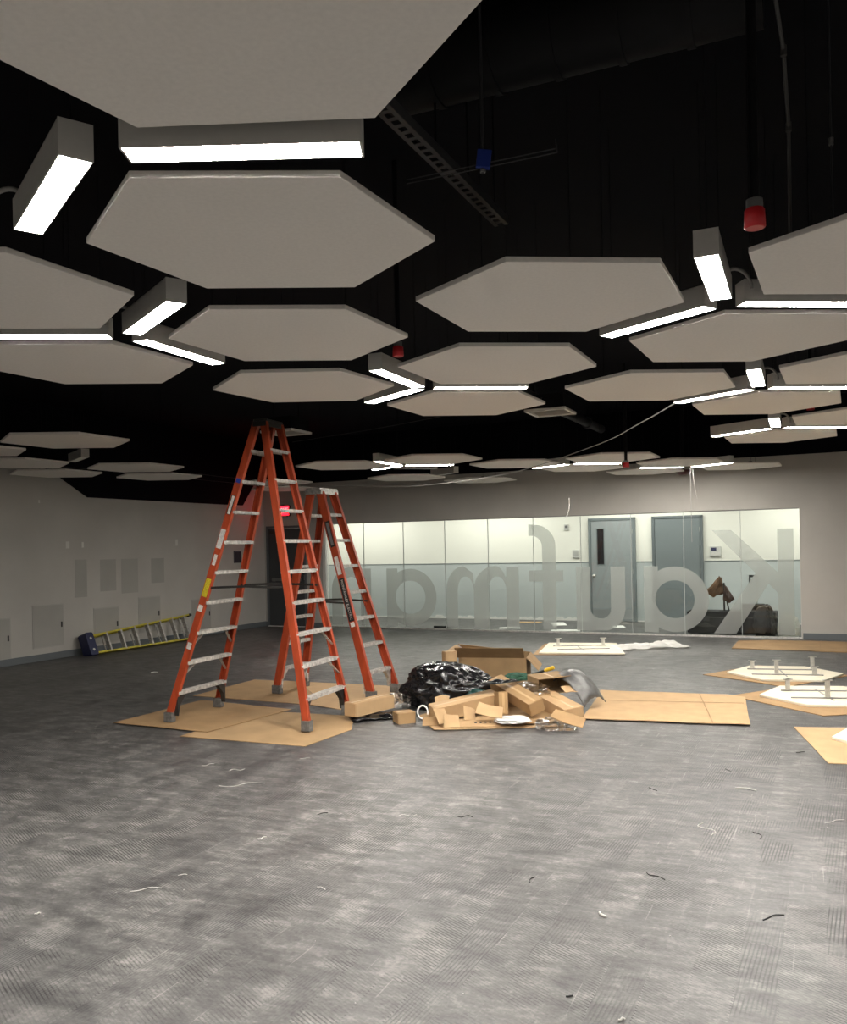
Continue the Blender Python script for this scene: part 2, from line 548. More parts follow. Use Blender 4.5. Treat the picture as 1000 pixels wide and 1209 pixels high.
def letter_a(right):
    r, ri, cx, cz = .575, .335, .575, .585
    # bowl, then the stem on its far side
    a0 = math.degrees(math.acos((.86 - cx) / r))
    out = arc(cx, cz, r, a0, 360 - a0, 40)
    out = out + [(.86, 0), (1.11, 0), (1.11, XH), (.86, XH)]
    glyph(out, [arc(cx, cz, ri, 0, 354, 36)], right)


letter_a(9.24)
letter_a(4.07)
u = [(0, XH), (0, .42)] + arc(.42, .42, .42, 180, 258, 14)[1:] + [(.64, 0), (.90, 0), (.90, XH), (.64, XH), (.64, .42)] + arc(.45, .42, .19, 0, -180, 14, .20)[1:] + [(.26, XH)]
glyph(u, [], 7.80)
f = ([(.14, 0), (.40, 0), (.40, .90), (.66, .90), (.66, 1.11), (.40, 1.11), (.40, 1.52)] + arc(.60, 1.56, .20, 180, 90, 8)[1:] + [(.66, 1.76), (.66, 1.98)]
     + arc(.55, 1.56, .41, 90, 180, 12)[1:] + [(.14, 1.11), (0, 1.11), (0, .90), (.14, .90)])
glyph(f, [], 6.66)


def arches(n, legs, right):
    """n or m: legs as (x0, x1), arches between them."""
    out = [(legs[0][0], 0), (legs[0][1], 0)]
    for (a, b), (c, d) in zip(legs[:-1], legs[1:]):
        r = (c - b) / 2
        out += [(b, .72)] + arc((b + c) / 2, .72, r, 180, 0, 12, .28)[1:] + [(c, 0), (d, 0)]
    top = []
    x1 = legs[-1][1]
    top += [(x1, .70)]
    for (a, b), (c, d) in reversed(list(zip(legs[:-1], legs[1:]))):
        mid = (b + c) / 2 + .04
        top += arc(mid, .74, d - mid, 0, 90, 8, .46)[1:]
        top += arc(mid, .74, max(.1, mid - b + .02), 90, 150, 6, .46)[1:] if (a, b) == legs[0] else [(b + .02, XH - .10)]
    out += top + [(legs[0][1], 1.02), (legs[0][1], XH), (legs[0][0], XH)]
    glyph(out, [], right)


arches(2, [(0, .25), (.62, .92), (1.26, 1.50)], 5.79)
arches(1, [(0, .25), (.68, .94)], 2.60)


def door(name, u0, u1, top, mats, y0, facing=1, slit=False, bar=False, closer=False, handing=1):
    """Door leaf in a steel frame standing in the wall face y0 (room side -y)."""
    r = bpy.data.objects.new(name, None); COL.objects.link(r); r.matrix_world = ROOM; struct(r)
    leaf_m, frame_m = mats
    fw = .055
    MB().box((u0, y0 - .03, 0), (u0 + fw, y0 + .1, top)).box((u1 - fw, y0 - .03, 0), (u1, y0 + .1, top)).box((u0, y0 - .03, top - fw), (u1, y0 + .1, top)).build('door_frame', frame_m, r, .004)
    lf = MB()
    a, b, t = u0 + fw + .004, u1 - fw - .004, top - fw - .004
    if slit:
        sx0, sx1, sz0, sz1 = a + .13, a + .27, 1.21, 1.96
        lf.box((a, y0 - .015, .012), (sx0, y0 + .03, t)).box((sx1, y0 - .015, .012), (b, y0 + .03, t)).box((sx0, y0 - .015, .012), (sx1, y0 + .03, sz0)).box((sx0, y0 - .015, sz1), (sx1, y0 + .03, t))
        leaf = lf.build('door_leaf', leaf_m, r)
        MB().box((sx0, y0, sz0), (sx1, y0 + .012, sz1)).build('vision_glass', mat('dark_vision_glass', (.02, .02, .022), .08), leaf)
        g = MB()
        for (p, q) in (((sx0 - .015, sz0 - .015), (sx0, sz1 + .015)), ((sx1, sz0 - .015), (sx1 + .015, sz1 + .015)), ((sx0, sz0 - .015), (sx1, sz0)), ((sx0, sz1), (sx1, sz1 + .015))):
            g.box((p[0], y0 - .022, p[1]), (q[0], y0 - .015, q[1]))
        g.build('vision_bead', frame_m, leaf)
    else:
        leaf = lf.box((a, y0 - .015, .012), (b, y0 + .03, t)).build('door_leaf', leaf_m, r, .003)
    if slit:
        kx = a + .06
        h = MB().tube([(kx, y0 - .015, .97), (kx, y0 - .03, .97)], .032, 12).tube([(kx, y0 - .03, .97), (kx, y0 - .06, .97)], .012, 8)
        h.tube([(kx, y0 - .06, .97), (kx, y0 - .075, .97), (kx, y0 - .10, .97), (kx, y0 - .11, .97)], [.018, .032, .032, .012], 12).build('knob', STEEL, leaf)
        MB().box((a + .02, y0 - .017, .06), (b - .02, y0 - .015, .26)).build('kick_plate', mat('kick_plate_steel', (.45, .47, .48), .3, .7), leaf)
    if bar:
        MB().box((a + .10, y0 - .07, .98), (b - .06, y0 - .045, 1.04)).box((a + .10, y0 - .05, .97), (a + .16, y0 - .015, 1.05)).box((b - .12, y0 - .05, .97), (b - .06, y0 - .015, 1.05)).build('push_bar', mat('push_bar_steel', (.2, .2, .2), .4, .6), leaf)
    if closer:
        MB().box((a + .06, y0 - .06, t - .12), (a + .28, y0 - .015, t - .05)).bar((a + .2, y0 - .06, t - .04), (a + .45, y0 - .12, t - .03), .02, .012).build('closer', DARK_STEEL, leaf)
    for z in (.25, 1.05, 1.9):
        x = b + .004 if handing > 0 else a - .004
        MB().tube([(x, y0 - .02, z - .05), (x, y0 - .02, z + .05)], .009, 8).build('hinge', STEEL, leaf)
    return r


d1 = door('door_1', .05, 1.07, 2.17, (DOOR_DARK, DOOR_FRAME), 0.02, bar=True, closer=True)
MB().box((.10, -.06, 0), (1.02, .10, .012)).build('threshold_light_strip', mat('threshold_light_white', (.8, .8, .78), .3), d1)  # white strip stands in for the line of light under the door
door('door_2', 6.51, 7.50, 2.19, (CDOOR, CFRAME), CW - .06, slit=True)
door('door_3', 7.84, 8.85, 2.19, (CFRAME, mat('corridor_frame_dark', (.12, .14, .15), .45)), CW - .06)

# exit sign over the far left door
ex = thing('exit_sign', 'glowing red exit sign on the wall above the dark door', 'sign', ROOM @ Matrix.Translation((.50, 0, 2.49)))
MB().box((-.20, -.055, -.115), (.20, 0, .115)).build('sign_housing', DARK_STEEL, ex, .008)
MB().box((-.185, -.060, -.10), (.185, -.054, .10)).build('sign_face', EXIT_RED, ex)
text_obj('EXIT', .17, .002, 'sign_letters', EXIT_PALE, ex, R3((0, -.062, 0), math.radians(90)))
MB().box((-.06, -.04, .115), (.06, 0, .135)).build('mounting_canopy', DARK_STEEL, ex)
MB().tube([(.13, -.03, -.115), (.13, -.03, -.13)], .012, 8).build('test_button', DARK_STEEL, ex)

# ---------------------------------------------------------------- left wall details
LW = Matrix(((0, 0, 1, 0), (-1, 0, 0, 0), (0, 1, 0, 0), (0, 0, 0, 1)))       # local (w, z, out) -> room (out, -w, z)
for w, z, a, c in ((5.11, 1.25, .25, .62), (4.52, 1.28, .36, .54), (4.02, 1.25, .40, .60), (3.32, 1.32, .34, .45)):
    MB().box((w - a / 2, z - c / 2, 0), (w + a / 2, z + c / 2, .0015)).build('primer_patch', WALL_PATCH, wall_left, M=LW)
for w, z, a, c in ((5.37, 1.80, .07, .11), (2.80, 1.83, .06, .12), (5.91, 2.48, .025, .05), (5.06, 1.8, .04, .09)):
    MB().box((w - a / 2, z - c / 2, 0), (w + a / 2, z + c / 2, .002)).build('filler_patch', WALL_PALE, wall_left, M=LW)
ACC = mat('access_panel_paint', (.43, .415, .385), .6)
for w0, w1, z0, z1, lab in ((6.95, 6.47, .10, .72, 'grey access panel low on the left wall, cut by the photo edge'),
                            (6.08, 5.48, .20, .87, 'largest grey access panel, low on the left wall before the yellow ladder'),
                            (4.86, 4.29, .14, .74, 'grey access panel on the left wall behind the yellow ladder, nearer its blue cap'),
                            (3.83, 3.27, .22, .86, 'grey access panel on the left wall behind the yellow ladder, nearer its feet'),
                            (2.42, 1.85, .12, .73, 'grey access panel on the left wall seen beside the tall orange ladder')):
    p = thing('access_panel', lab, 'access panel', ROOM @ LW @ Matrix.Translation(((w0 + w1) / 2, (z0 + z1) / 2, 0)), 'access panels on the left wall')
    hw, hz = (w0 - w1) / 2, (z1 - z0) / 2
    MB().box((-hw, -hz, .0005), (hw, hz, .008)).build('panel_frame', ACC, p, .002)
    MB().box((-hw + .018, -hz + .018, .008), (hw - .018, hz - .018, .011)).build('panel_leaf', WALL_PATCH, p, .001)
    MB().box((-hw + .04, -.04, .010), (-hw + .065, .045, .018)).build('latch', LABEL_K, p, .002)
tb = thing('wall_control', 'dark square control plate on the left wall near the corner', 'control', ROOM @ LW @ Matrix.Translation((.97, 1.525, 0)))
MB().box((-.12, -.125, 0), (.12, .125, .022)).build('plate', mat('plum_plate', (.085, .07, .085), .4), tb, .006)
MB().box((-.095, -.10, .022), (.095, .10, .025)).build('screen', mat('dark_screen', (.06, .052, .062), .2), tb)

# small wall fittings of the corridor
for uu, z, a, c, nm, lab, cat in ((6.02, 2.02, .10, .13, 'wall_thermostat', 'small white wall device high on the corridor wall left of the door', 'device'),
                                  (6.22, 1.44, .15, .17, 'card_reader', 'pale grey wall plate beside the corridor door with the window slit', 'wall plate'),
                                  (9.08, 1.45, .22, .20, 'keypad', 'grey keypad with a dark screen right of the second corridor door', 'keypad')):
    p = thing(nm, lab, cat, ROOM @ Matrix.Translation((uu, CW, z)))
    MB().box((-a / 2, -.03, -c / 2), (a / 2, 0, c / 2)).build('body', mat('device_grey', (.55, .55, .53), .5), p, .005)
    if nm == 'keypad':
        MB().box((-.08, -.034, .01), (.02, -.03, .075)).build('display', NAVY, p)
        MB().box((-.08, -.034, -.08), (.08, -.03, -.02)).build('key_row', LABEL_W, p)
    elif nm == 'card_reader':
        MB().box((-.05, -.034, -.05), (.05, -.03, .05)).build('cover', mat('device_cover_grey', (.42, .42, .40), .5), p)  # cover a darker grey than the body
    else:
        MB().tube([(0, -.03, .01), (0, -.045, .01)], .03, 12).build('lens', mat('device_dark', (.15, .15, .15), .4), p)

# ---------------------------------------------------------------- hanging hexagon panels
H0 = 1.18                                  # panels hang 1.18 m above the eye
PZ = EYE + H0
SIDE, PT = .664, .024
ANG = .0583


def lat(i, j):
    k = H0
    x, y = (-.5042 - .1109 * i + 1.053 * j) * k, (2.7789 + 1.2637 * i + .7472 * j) * k
    return Vector((x + SHIFT.get((i, j), 0.), y, 0))


SHIFT = {(6, 0): .24, (5, 1): .17, (6, 1): .20, (5, 2): .12, (5, 3): .05, (7, 2): .08, (4, 3): .05}


def hexpts(s, rot=0.):
    return [(s * math.cos(math.radians(60 * k) + rot), s * math.sin(math.radians(60 * k) + rot)) for k in range(6)]


def make_panel():
    o = MB().prism(hexpts(SIDE), 0, PT).build('hexagon_panel', FELT, None, .003)
    for k in range(3):
        a = math.radians(120 * k + 30)
        x, y = .36 * math.cos(a), .36 * math.sin(a)
        MB().tube([(x, y, PT), (x, y, DECK - PZ)], .0018, 5).build('hanger_wire', BLACK_GEAR, o)
    MB().box((-.36, -.02, PT), (.36, .02, PT + .03)).box((-.02, -.36, PT), (.02, .36, PT + .03)).build('back_frame', BLACK_GEAR, o)
    return o


PANELS = [
    ((-1, 0), 'largest white hexagon ceiling panel, cut off by the top of the photo'),
    ((0, 0), 'white hexagon ceiling panel just beyond the long lit lamp nearest the camera'),
    ((1, 0), 'white hexagon ceiling panel with a lit lamp touching its left point and lower left side'),
    ((2, 0), 'white hexagon ceiling panel above the tall orange ladder, point at a lit V'),
    ((1, -1), 'white hexagon ceiling panel cut by the left photo edge, above the long lit lamp'),
    ((2, -1), 'white hexagon ceiling panel at the left photo edge, below the long lit lamp'),
    ((0, 1), 'fully visible white hexagon ceiling panel right of centre, lit lamp along its lower right side'),
    ((1, 1), 'white hexagon ceiling panel right of centre directly above a short level lit lamp'),
    ((2, 1), 'white hexagon ceiling panel right of centre directly below a short level lit lamp'),
    ((-1, 2), 'white hexagon ceiling panel in the upper right corner, nearest panel on the right'),
    ((0, 2), 'white hexagon ceiling panel on the right with three lit lamps meeting at its back side'),
    ((1, 2), 'white hexagon ceiling panel second in the right column, lit lamp on its lower right side'),
    ((0, 3), 'white hexagon ceiling panel mostly hidden by a lamp at the right photo edge'),
    ((1, 3), 'white hexagon ceiling panel below the second group of three lamps on the right'),
    ((1, 4), 'white hexagon ceiling panel at the right photo edge above the third lamp group'),
    ((2, 4), 'white hexagon ceiling panel below the third and farthest lamp group on the right'),
    ((6, 0), 'far thin white hexagon panel left of the small lit V beyond the ladders'),
    ((5, 1), 'far white hexagon panel with a level lit lamp under it, beyond the ladders'),
    ((5, 2), 'far white hexagon panel in mid room with a slanting lit lamp at its right end'),
    ((5, 3), 'far white hexagon panel mostly hidden below the two lamps over the glass middle'),
    ((4, 3), 'far white hexagon panel with a level lit lamp below, left of the red capped head'),
    ((4, 4), 'far white hexagon panel over the corridor doors with lit lamps on two sides'),
    ((5, 4), 'far white hexagon panel lowest over the corridor doors, behind a level lit lamp'),
    ((4, 5), 'far white hexagon panel ending the row on the right, against the grey wall'),
    ((7, 1), 'far low white hexagon panel near the glass under a dark lamp, left one'),
    ((7, 2), 'far low white hexagon panel near the glass under a dark lamp, right one'),
    ((5, -2), 'largest unlit white hexagon panel of the left back cluster, topmost of it'),
    ((6, -3), 'white hexagon panel of the left back cluster, cut by the photo edge, upper one'),
    ((7, -3), 'white hexagon panel of the left back cluster, cut by the photo edge, lower one'),
    ((8, -3), 'lowest white hexagon panel of the left back cluster, above the grey wall'),
    ((7, -2), 'white hexagon panel of the left back cluster touching the dark lamp end'),
    ((8, -2), 'white hexagon panel of the left back cluster nearest the tall ladder'),
]
proto = make_panel()
TURN = {(-1, 0): -.10, (0, 0): -.018, (2, 0): -.07, (0, 1): .025, (1, 1): .025}     # no two panels hang quite square
panel_spots = [(lat(*ij), lab, PZ, TURN.get(ij, 0.)) for ij, lab in PANELS]
panel_spots.append((dep(327, 561, 16.0).xy.to_3d(), 'far white hexagon panel seen between the tall ladder rails, upper of two', PZ + .07, 0.))
panel_spots.append((dep(336, 568, 17.1).xy.to_3d(), 'far white hexagon panel seen between the tall ladder rails, lower of two', PZ + .03, 0.))
for n, (p, lab, z, tw) in enumerate(panel_spots):
    o = proto if n == 0 else copy_tree(proto)
    o.matrix_world = TR(p.x, p.y, z, ANG + tw)
    tag(o, lab, 'ceiling panel', 'hexagon ceiling panels')

# ---------------------------------------------------------------- bar lamps between the panels
LL, LWID, LH = .70, .10, .115


def make_lamp(lit):
    r = bpy.data.objects.new('bar_lamp', None); r.empty_display_size = .1; COL.objects.link(r)
    h, w = LL / 2, LWID / 2
    hs = MB().box((-h + .004, -w, .004), (h - .004, -w + .004, LH)).box((-h + .004, w - .004, .004), (h - .004, w, LH)).box((-h + .004, -w, LH - .004), (h - .004, w, LH))
    hs.build('housing', LAMP_BODY, r)
    for s in (-1, 1):
        MB().box((s * h - .004, -w - .001, .003), (s * h + .004, w + .001, LH + .001)).build('end_cap', LAMP_BODY, r, .001)
        MB().tube([(s * (h - .05), 0, LH), (s * (h - .05), 0, DECK - PZ)], .0015, 5).build('hanger_wire', BLACK_GEAR, r)
    MB().box((-h + .005, -w + .005, .0035), (h - .005, w - .005, .014)).build('lens', LENS_ON if lit else LENS_OFF, r)
    return r


def whip(parent, end=1):
    h = LL / 2
    pts = []
    for k in range(13):
        a = math.pi * k / 12
        pts.append((end * (h - .06 + .035 * (1 - math.cos(a))), -.03 - .055 * (1 - math.cos(a)), LH - .015 + .06 * math.sin(a) - .06 * (k / 12)))
    MB().tube(pts, .009, 7).build('supply_cord', CABLE, parent)


LAMPS = [
    ((-1, 0), (0, 0), 1, 'long lit bar lamp nearest the camera, under the top panel', .02, 0),
    ((0, 0), (0, -1), 1, 'steep lit bar lamp in the upper left with its square end showing', .0, 1),
    ((1, -1), (2, -1), 1, 'level lit bar lamp running out of the left photo edge', 0, 0),
    ((1, 0), (1, -1), 1, 'lit bar lamp slanting down left above the sloping lamp of the left group', 0, 1),
    ((1, 0), (2, -1), 1, 'lit bar lamp sloping down right in the left group', 0, 0),
    ((2, 0), (1, 1), 1, 'lit bar lamp forming the upper arm of the middle V', 0.04, 0),
    ((2, 0), (2, 1), 1, 'lit bar lamp forming the lower arm of the middle V', 0.04, 0),
    ((1, 1), (2, 1), 1, 'level lit bar lamp in the middle between two panels', -.0, 0),
    ((0, 1), (-1, 2), 1, 'steep lit bar lamp with square end in the upper right, nearest right group', 0, 1),
    ((0, 1), (0, 2), 1, 'lit bar lamp sloping down left in the nearest right group', 0, 0),
    ((-1, 2), (0, 2), 1, 'level lit bar lamp in the nearest right group, cut by the photo edge', 0, 0),
    ((1, 2), (1, 3), 1, 'lit bar lamp sloping down left in the second right group', 0, 0),
    ((1, 2), (0, 3), 1, 'short looking end-on lit bar lamp in the second right group', 0, 1),
    ((0, 3), (1, 3), 1, 'level lit bar lamp in the second right group, cut by the photo edge', 0, 0),
    ((2, 3), (2, 4), 1, 'lit bar lamp sloping down left in the third right group', 0, 0),
    ((2, 3), (1, 4), 1, 'small bright end-on lit bar lamp in the third right group', 0, 1),
    ((1, 4), (2, 4), 1, 'level lit bar lamp in the third right group, cut by the photo edge', 0, 0),
    ((6, 0), (5, 1), 1, 'tiny far lit bar lamp, upper arm of the small V beyond the ladders', 0.04, 0),
    ((6, 0), (6, 1), 1, 'tiny far lit bar lamp, lower arm of the small V beyond the ladders', 0.04, 0),
    ((5, 1), (6, 1), 1, 'far level lit bar lamp right of the small V', 0, 0),
    ((5, 2), (5, 3), 1, 'far lit bar lamp slanting above the glass screen middle', 0, 0),
    ((4, 3), (5, 3), 1, 'far level lit bar lamp left of the red capped head', 0, 0),
    ((4, 4), (5, 4), 1, 'far level lit bar lamp above the corridor doors', 0, 0),
    ((4, 4), (4, 5), 1, 'far lit bar lamp slanting above the second corridor door, last on the right', 0, 0),
    ((6, 1), (7, 1), 0, 'unlit grey bar lamp above the far low panel on the left', 0, 0),
    ((7, 1), (7, 2), 0, 'unlit grey bar lamp slanting between the two far low panels', 0, 0),
    ((7, -3), (7, -2), 0, 'unlit grey bar lamp seen end-on in the left back cluster', 0, 0),
]
lamp_on, lamp_off = make_lamp(True), make_lamp(False)
used = set()


def place_lamp(a, b, lit, label, slide, cord, group='bar lamps between the panels'):
    src = lamp_on if lit else lamp_off
    if id(src) in used:
        r = copy_tree(src)
    else:
        used.add(id(src)); r = src
    pa, pb = lat(*a), lat(*b)
    m = (pa + pb) / 2
    d = (pb - pa).normalized()
    ax = Vector((-d.y, d.x, 0)) * -1
    if ax.x < 0:
        ax = -ax
    m = m + ax * slide
    r.matrix_world = TR(m.x, m.y, PZ - .004 + (.09 if not lit else 0), math.atan2(ax.y, ax.x) + (-.10 if a == (-1, 0) else 0))
    tag(r, label, 'lamp', group)
    return r, ax


later = []
for a, b, lit, lab, sl, cord in LAMPS:
    r, ax = place_lamp(a, b, lit, lab, sl, cord)
    if cord:
        later.append((r, -1 if ax.y > 0 else 1))
for r, e in later:
    whip(r, -e)

# ---------------------------------------------------------------- step ladders
def step_ladder(root, H, S, W, wt, n, topx, cap_m, brace_steps, both=True, depth=.085, rail_m=None, lean=0., cap=None):
    """Fibreglass step ladder: x across the spread (climbing side at -x), y along the steps."""
    rail_m = rail_m or ORANGE
    fl_, th = .042, .007
    cap_t = .07
    ztop = H - cap_t * .4
    rails = {}
    for sx in (-1, 1):
        for sy in (-1, 1):
            p = Vector((sx * S / 2, sy * W / 2, .06)); q = Vector((sx * topx + lean, sy * wt / 2, ztop))
            yd = Vector((0, -sy, 0))                                  # flanges turn inwards
            d = (q - p).normalized()
            xd = Vector((d.z, 0, -d.x)).normalized()
            yd = d.cross(xd); yd = yd if yd.y * sy < 0 else -yd
            e = depth / 2 if both or sx < 0 else depth * .42
            prof = [(-e, 0), (e, 0), (e, fl_), (e - th, fl_), (e - th, th), (-e + th, th), (-e + th, fl_), (-e, fl_)]
            o = MB().sweep(prof, p, q, xd, yd).build('rail', rail_m, root, .0015)
            rails[sx, sy] = (p, q, xd, yd, o, e)
            b = MB()
            x0, y0 = sx * S / 2, sy * W / 2
            b.prism([(-e - .012, -.012), (e + .012, -.012), (e + .012, fl_ + .012), (-e - .012, fl_ + .012)], 0, .095,
                    Matrix.Translation((x0, y0, 0)) @ Matrix(((1, 0, 0, 0), (0, -sy, 0, 0), (0, 0, 1, 0), (0, 0, 0, 1))))
            b.build('foot', RUBBER, root, .006)

    def at(sx, sy, z):
        p, q = rails[sx, sy][:2]
        return p + (q - p) * ((z - p.z) / (q.z - p.z))
    pitch = H / (n + 1)
    for sx in (-1, 1):
        for k in range(1, n + 1):
            z = pitch * k
            a, b = at(sx, -1, z), at(sx, 1, z)
            t = MB()
            y0, y1 = a.y + .008, b.y - .008
            dd = .078 if both or sx < 0 else .032
            t.box((a.x - dd / 2, y0, z - .006), (a.x + dd / 2, y1, z))
            t.box((a.x - dd / 2, y0, z - .030), (a.x - dd / 2 + .005, y1, z - .006)).box((a.x + dd / 2 - .005, y0, z - .030), (a.x + dd / 2, y1, z - .006))
            for g in range(5):
                gx = a.x - dd / 2 + dd * (g + .5) / 5
                t.box((gx - .003, y0, z), (gx + .003, y1, z + .0025))
            t.build('step', ALU_DULL, root)
            if k in brace_steps and (both or sx < 0):
                for sy, yy in ((-1, y0), (1, y1)):
                    m = MB()
                    foot = at(sx, sy, z - .17)
                    w = abs(y1 - y0)
                    if k == 1:
                        m.prism([(0, 0), (.13, 0), (.10, -.035), (.035, -.10), (.012, -.20), (0, -.20)], -.022, .022,
                                Matrix.Translation((a.x, yy, z - .03)) @ Matrix(((0, 0, 1, 0), (-sy, 0, 0, 0), (0, 1, 0, 0), (0, 0, 0, 1))))
                        m.build('gusset', ALU_DULL if cap_m is ALU else DARK_STEEL, root, .002)
                    else:
                        m.bar((foot.x, foot.y - sy * .006, foot.z), (a.x, yy - sy * w * .24, z - .02), .005, .026, up=(1, 0, 0))
                        m.build('brace', ALU_DULL, root)
    # spreader bars with their hinge plates
    zs = H * .445
    for sy in (-1, 1):
        a, b = at(-1, sy, zs), at(1, sy, zs)
        a.y -= sy * .02; b.y -= sy * .02
        mid = (a + b) / 2 + Vector((0, 0, .014))
        MB().bar(a, mid, .006, .022).bar(b, mid + Vector((-.04, -sy * .006, 0)), .006, .022).build('spreader', DARK_STEEL, root)
    # top cap
    cx, cy = cap or (topx + depth * .62, wt / 2 + .035)
    c = MB().prism([(-cx, -cy + .02), (-cx + .02, -cy), (cx - .02, -cy), (cx, -cy + .02), (cx, cy - .02), (cx - .02, cy), (-cx + .02, cy), (-cx, cy - .02)], H - .02, H)
    c.box((-cx, -cy, H - cap_t), (-cx + .006, cy, H - .02)).box((cx - .006, -cy, H - cap_t), (cx, cy, H - .02))
    c.box((-cx, -cy, H - cap_t), (cx, -cy + .006, H - .02)).box((-cx, cy - .006, H - cap_t), (cx, cy, H - .02))
    cap = c.build('top_cap', cap_m, root, .003, Matrix.Translation((lean, 0, 0)))
    for dx in (-.5, .5):
        MB().tube([(cx * dx, 0, H - .001), (cx * dx, 0, H + .004)], .02, 10).build('cap_bolt', DARK_STEEL, cap)
    return rails, at


def decal(root_rail, rail, z0, z1, m, width=.06, out=.0012, off=0., name='sticker', text=None, tcol=None, tsize=.05, flip=False):
    """Flat sticker on the outer web of a rail between two heights, optional lettering along it."""
    p, q, xd, yd, o, e = rail
    d = (q - p).normalized()
    a = p + d * ((z0 - p.z) / d.z); b = p + d * ((z1 - p.z) / d.z)
    base = -yd * out + xd * off
    vs = [a - xd * width / 2 + base, a + xd * width / 2 + base, b + xd * width / 2 + base, b - xd * width / 2 + base]
    vs2 = [v + yd * out * .9 for v in vs]
    st = MB().add([tuple(v) for v in vs + vs2], [(0, 1, 2, 3), (7, 6, 5, 4), (0, 1, 5, 4), (1, 2, 6, 5), (2, 3, 7, 6), (3, 0, 4, 7)]).build(name, m, o)
    if text:
        L = (b - a).length
        me = text_mesh(text, tsize, .0003, 'lettering')
        xs = [v.co.x for v in me.vertices]
        s = .92 * L / (max(xs) - min(xs))
        X = (-d if not flip else d)
        Z = -yd
        Y = Z.cross(X)
        c = (a + b) / 2 + base - yd * .0006
        M = Matrix((X * s, Y * min(s, 1.25), Z)).transposed().to_4x4()
        M.translation = c
        t = bpy.data.objects.new('lettering', me); COL.objects.link(t)
        me.materials.clear(); me.materials.append(tcol)
        t.parent = st; t.matrix_local = M
    return st


# tall ladder
t1 = thing('step_ladder', 'tall orange twin step ladder standing on flattened cardboard', 'ladder', TR(-1.63, 8.33, .019, math.radians(-21.5)))
rails, at = step_ladder(t1, 2.88, 1.50, .84, .32, 9, .04, DARK_STEEL, (1, 2, 3), lean=.165, cap=(.075, .165), depth=.070)
rl = rails[-1, -1]
decal(t1, rl, 1.98, 2.16, LABEL_K, .045, name='sticker')
decal(t1, rl, 1.985, 2.155, LABEL_W, .028, out=.002, name='sticker')
decal(t1, rl, 1.66, 1.84, LABEL_W, .055, name='sticker')
decal(t1, rl, 1.50, 1.60, LABEL_W, .035, name='sticker')
decal(t1, rl, 1.20, 1.37, LABEL_Y, .055, name='sticker')
decal(t1, rl, 1.06, 1.12, LABEL_W, .05, name='sticker')
decal(t1, rl, .70, .76, LABEL_W, .045, name='sticker')
decal(t1, rl, 2.28, 2.32, BLUE_TAPE, .05, name='tape')
# short ladder
t2 = thing('step_ladder', 'shorter orange step ladder with bright aluminium top behind the tall one', 'ladder', TR(-1.03, 9.76, .012, math.radians(153.5)))
rails2, at2 = step_ladder(t2, 2.33, 1.24, .585, .30, 7, .06, ALU, (1,), both=True, depth=.09, lean=.14, cap=(.11, .18))
rl = rails2[-1, 1]
decal(t2, rl, 1.66, 1.95, LABEL_K, .055, name='sticker')
decal(t2, rl, 1.68, 1.93, mat('sticker_grey', (.16, .16, .16), .5), .034, out=.002, name='sticker')
decal(t2, rl, 1.35, 1.55, LABEL_W, .05, name='sticker')
decal(t2, rl, .84, 1.31, LABEL_K, .07, name='sticker', text='MONTAWLEY ELECTRIC', tcol=LABEL_W)
decal(t2, rl, .78, .83, LABEL_W, .05, name='sticker')

# yellow ladder lying on its edge against the left wall (local x along the ladder from the cap, y across the steps)
LEN = 2.55
zax = Vector((.93, 0, .36)).normalized()
yl = thing('step_ladder', 'yellow step ladder lying on its edge against the left wall, blue cap', 'ladder',
           ROOM @ Matrix.Translation((.30, -5.22, .0)) @ Matrix(((0, -.36, .93, 0), (1, 0, 0, 0), (0, .93, .36, 0), (0, 0, 0, 1))) )
# local: x -> along wall toward the corner, y -> up (leaning to the wall), z -> out into the room
for sy, (ya, yb) in (('low', (.02, .012)), ('high', (.34, .50))):
    s = 1 if sy == 'low' else -1
    for dz, ln in ((0, LEN), (-.085, LEN - .08)):
        prof = [(-.035, 0), (.035, 0), (.035, .03), (.029, .03), (.029, .006), (-.029, .006), (-.029, .03), (-.035, .03)]
        p, q = Vector((.10, ya, dz)), Vector((ln, yb, dz))
        MB().sweep(prof, p, q, Vector((0, 0, 1)), Vector((0, s, 0))).build('rail', YELLOW, yl, .001)
        MB().box((ln - .005, min(yb, yb + s * .035) - .004, dz - .042), (ln + .06, max(yb, yb + s * .035) + .004, dz + .042)).build('foot', LABEL_K, yl, .004)
for k in range(1, 8):
    x = .10 + (LEN - .14) * k / 7.4
    f_ = k / 7.4
    y0, y1 = .022 + .006, .34 + .16 * f_ - .012
    MB().box((x - .004, y0, -.037), (x + .004, y1, .037)).box((x + .004, y0, .033), (x + .03, y1, .037)).box((x + .004, y0, -.037), (x + .03, y1, -.033)).build('step', ALU_DULL, yl)
    if k % 2:
        MB().tube([(x, y0, -.085), (x, y1, -.085)], .012, 6).build('rear_rung', ALU_DULL, yl)
capy = MB().prism([(-.01, -.002), (.12, -.002), (.135, .02), (.13, .36), (.11, .385), (-.01, .385), (-.03, .36), (-.03, .02)], -.13, .055).build('top_cap', NAVY, yl, .008)
for yy in (.09, .28):
    MB().tube([(.05, yy, .055), (.05, yy, .061)], .022, 10).build('cap_bolt', STEEL, capy)

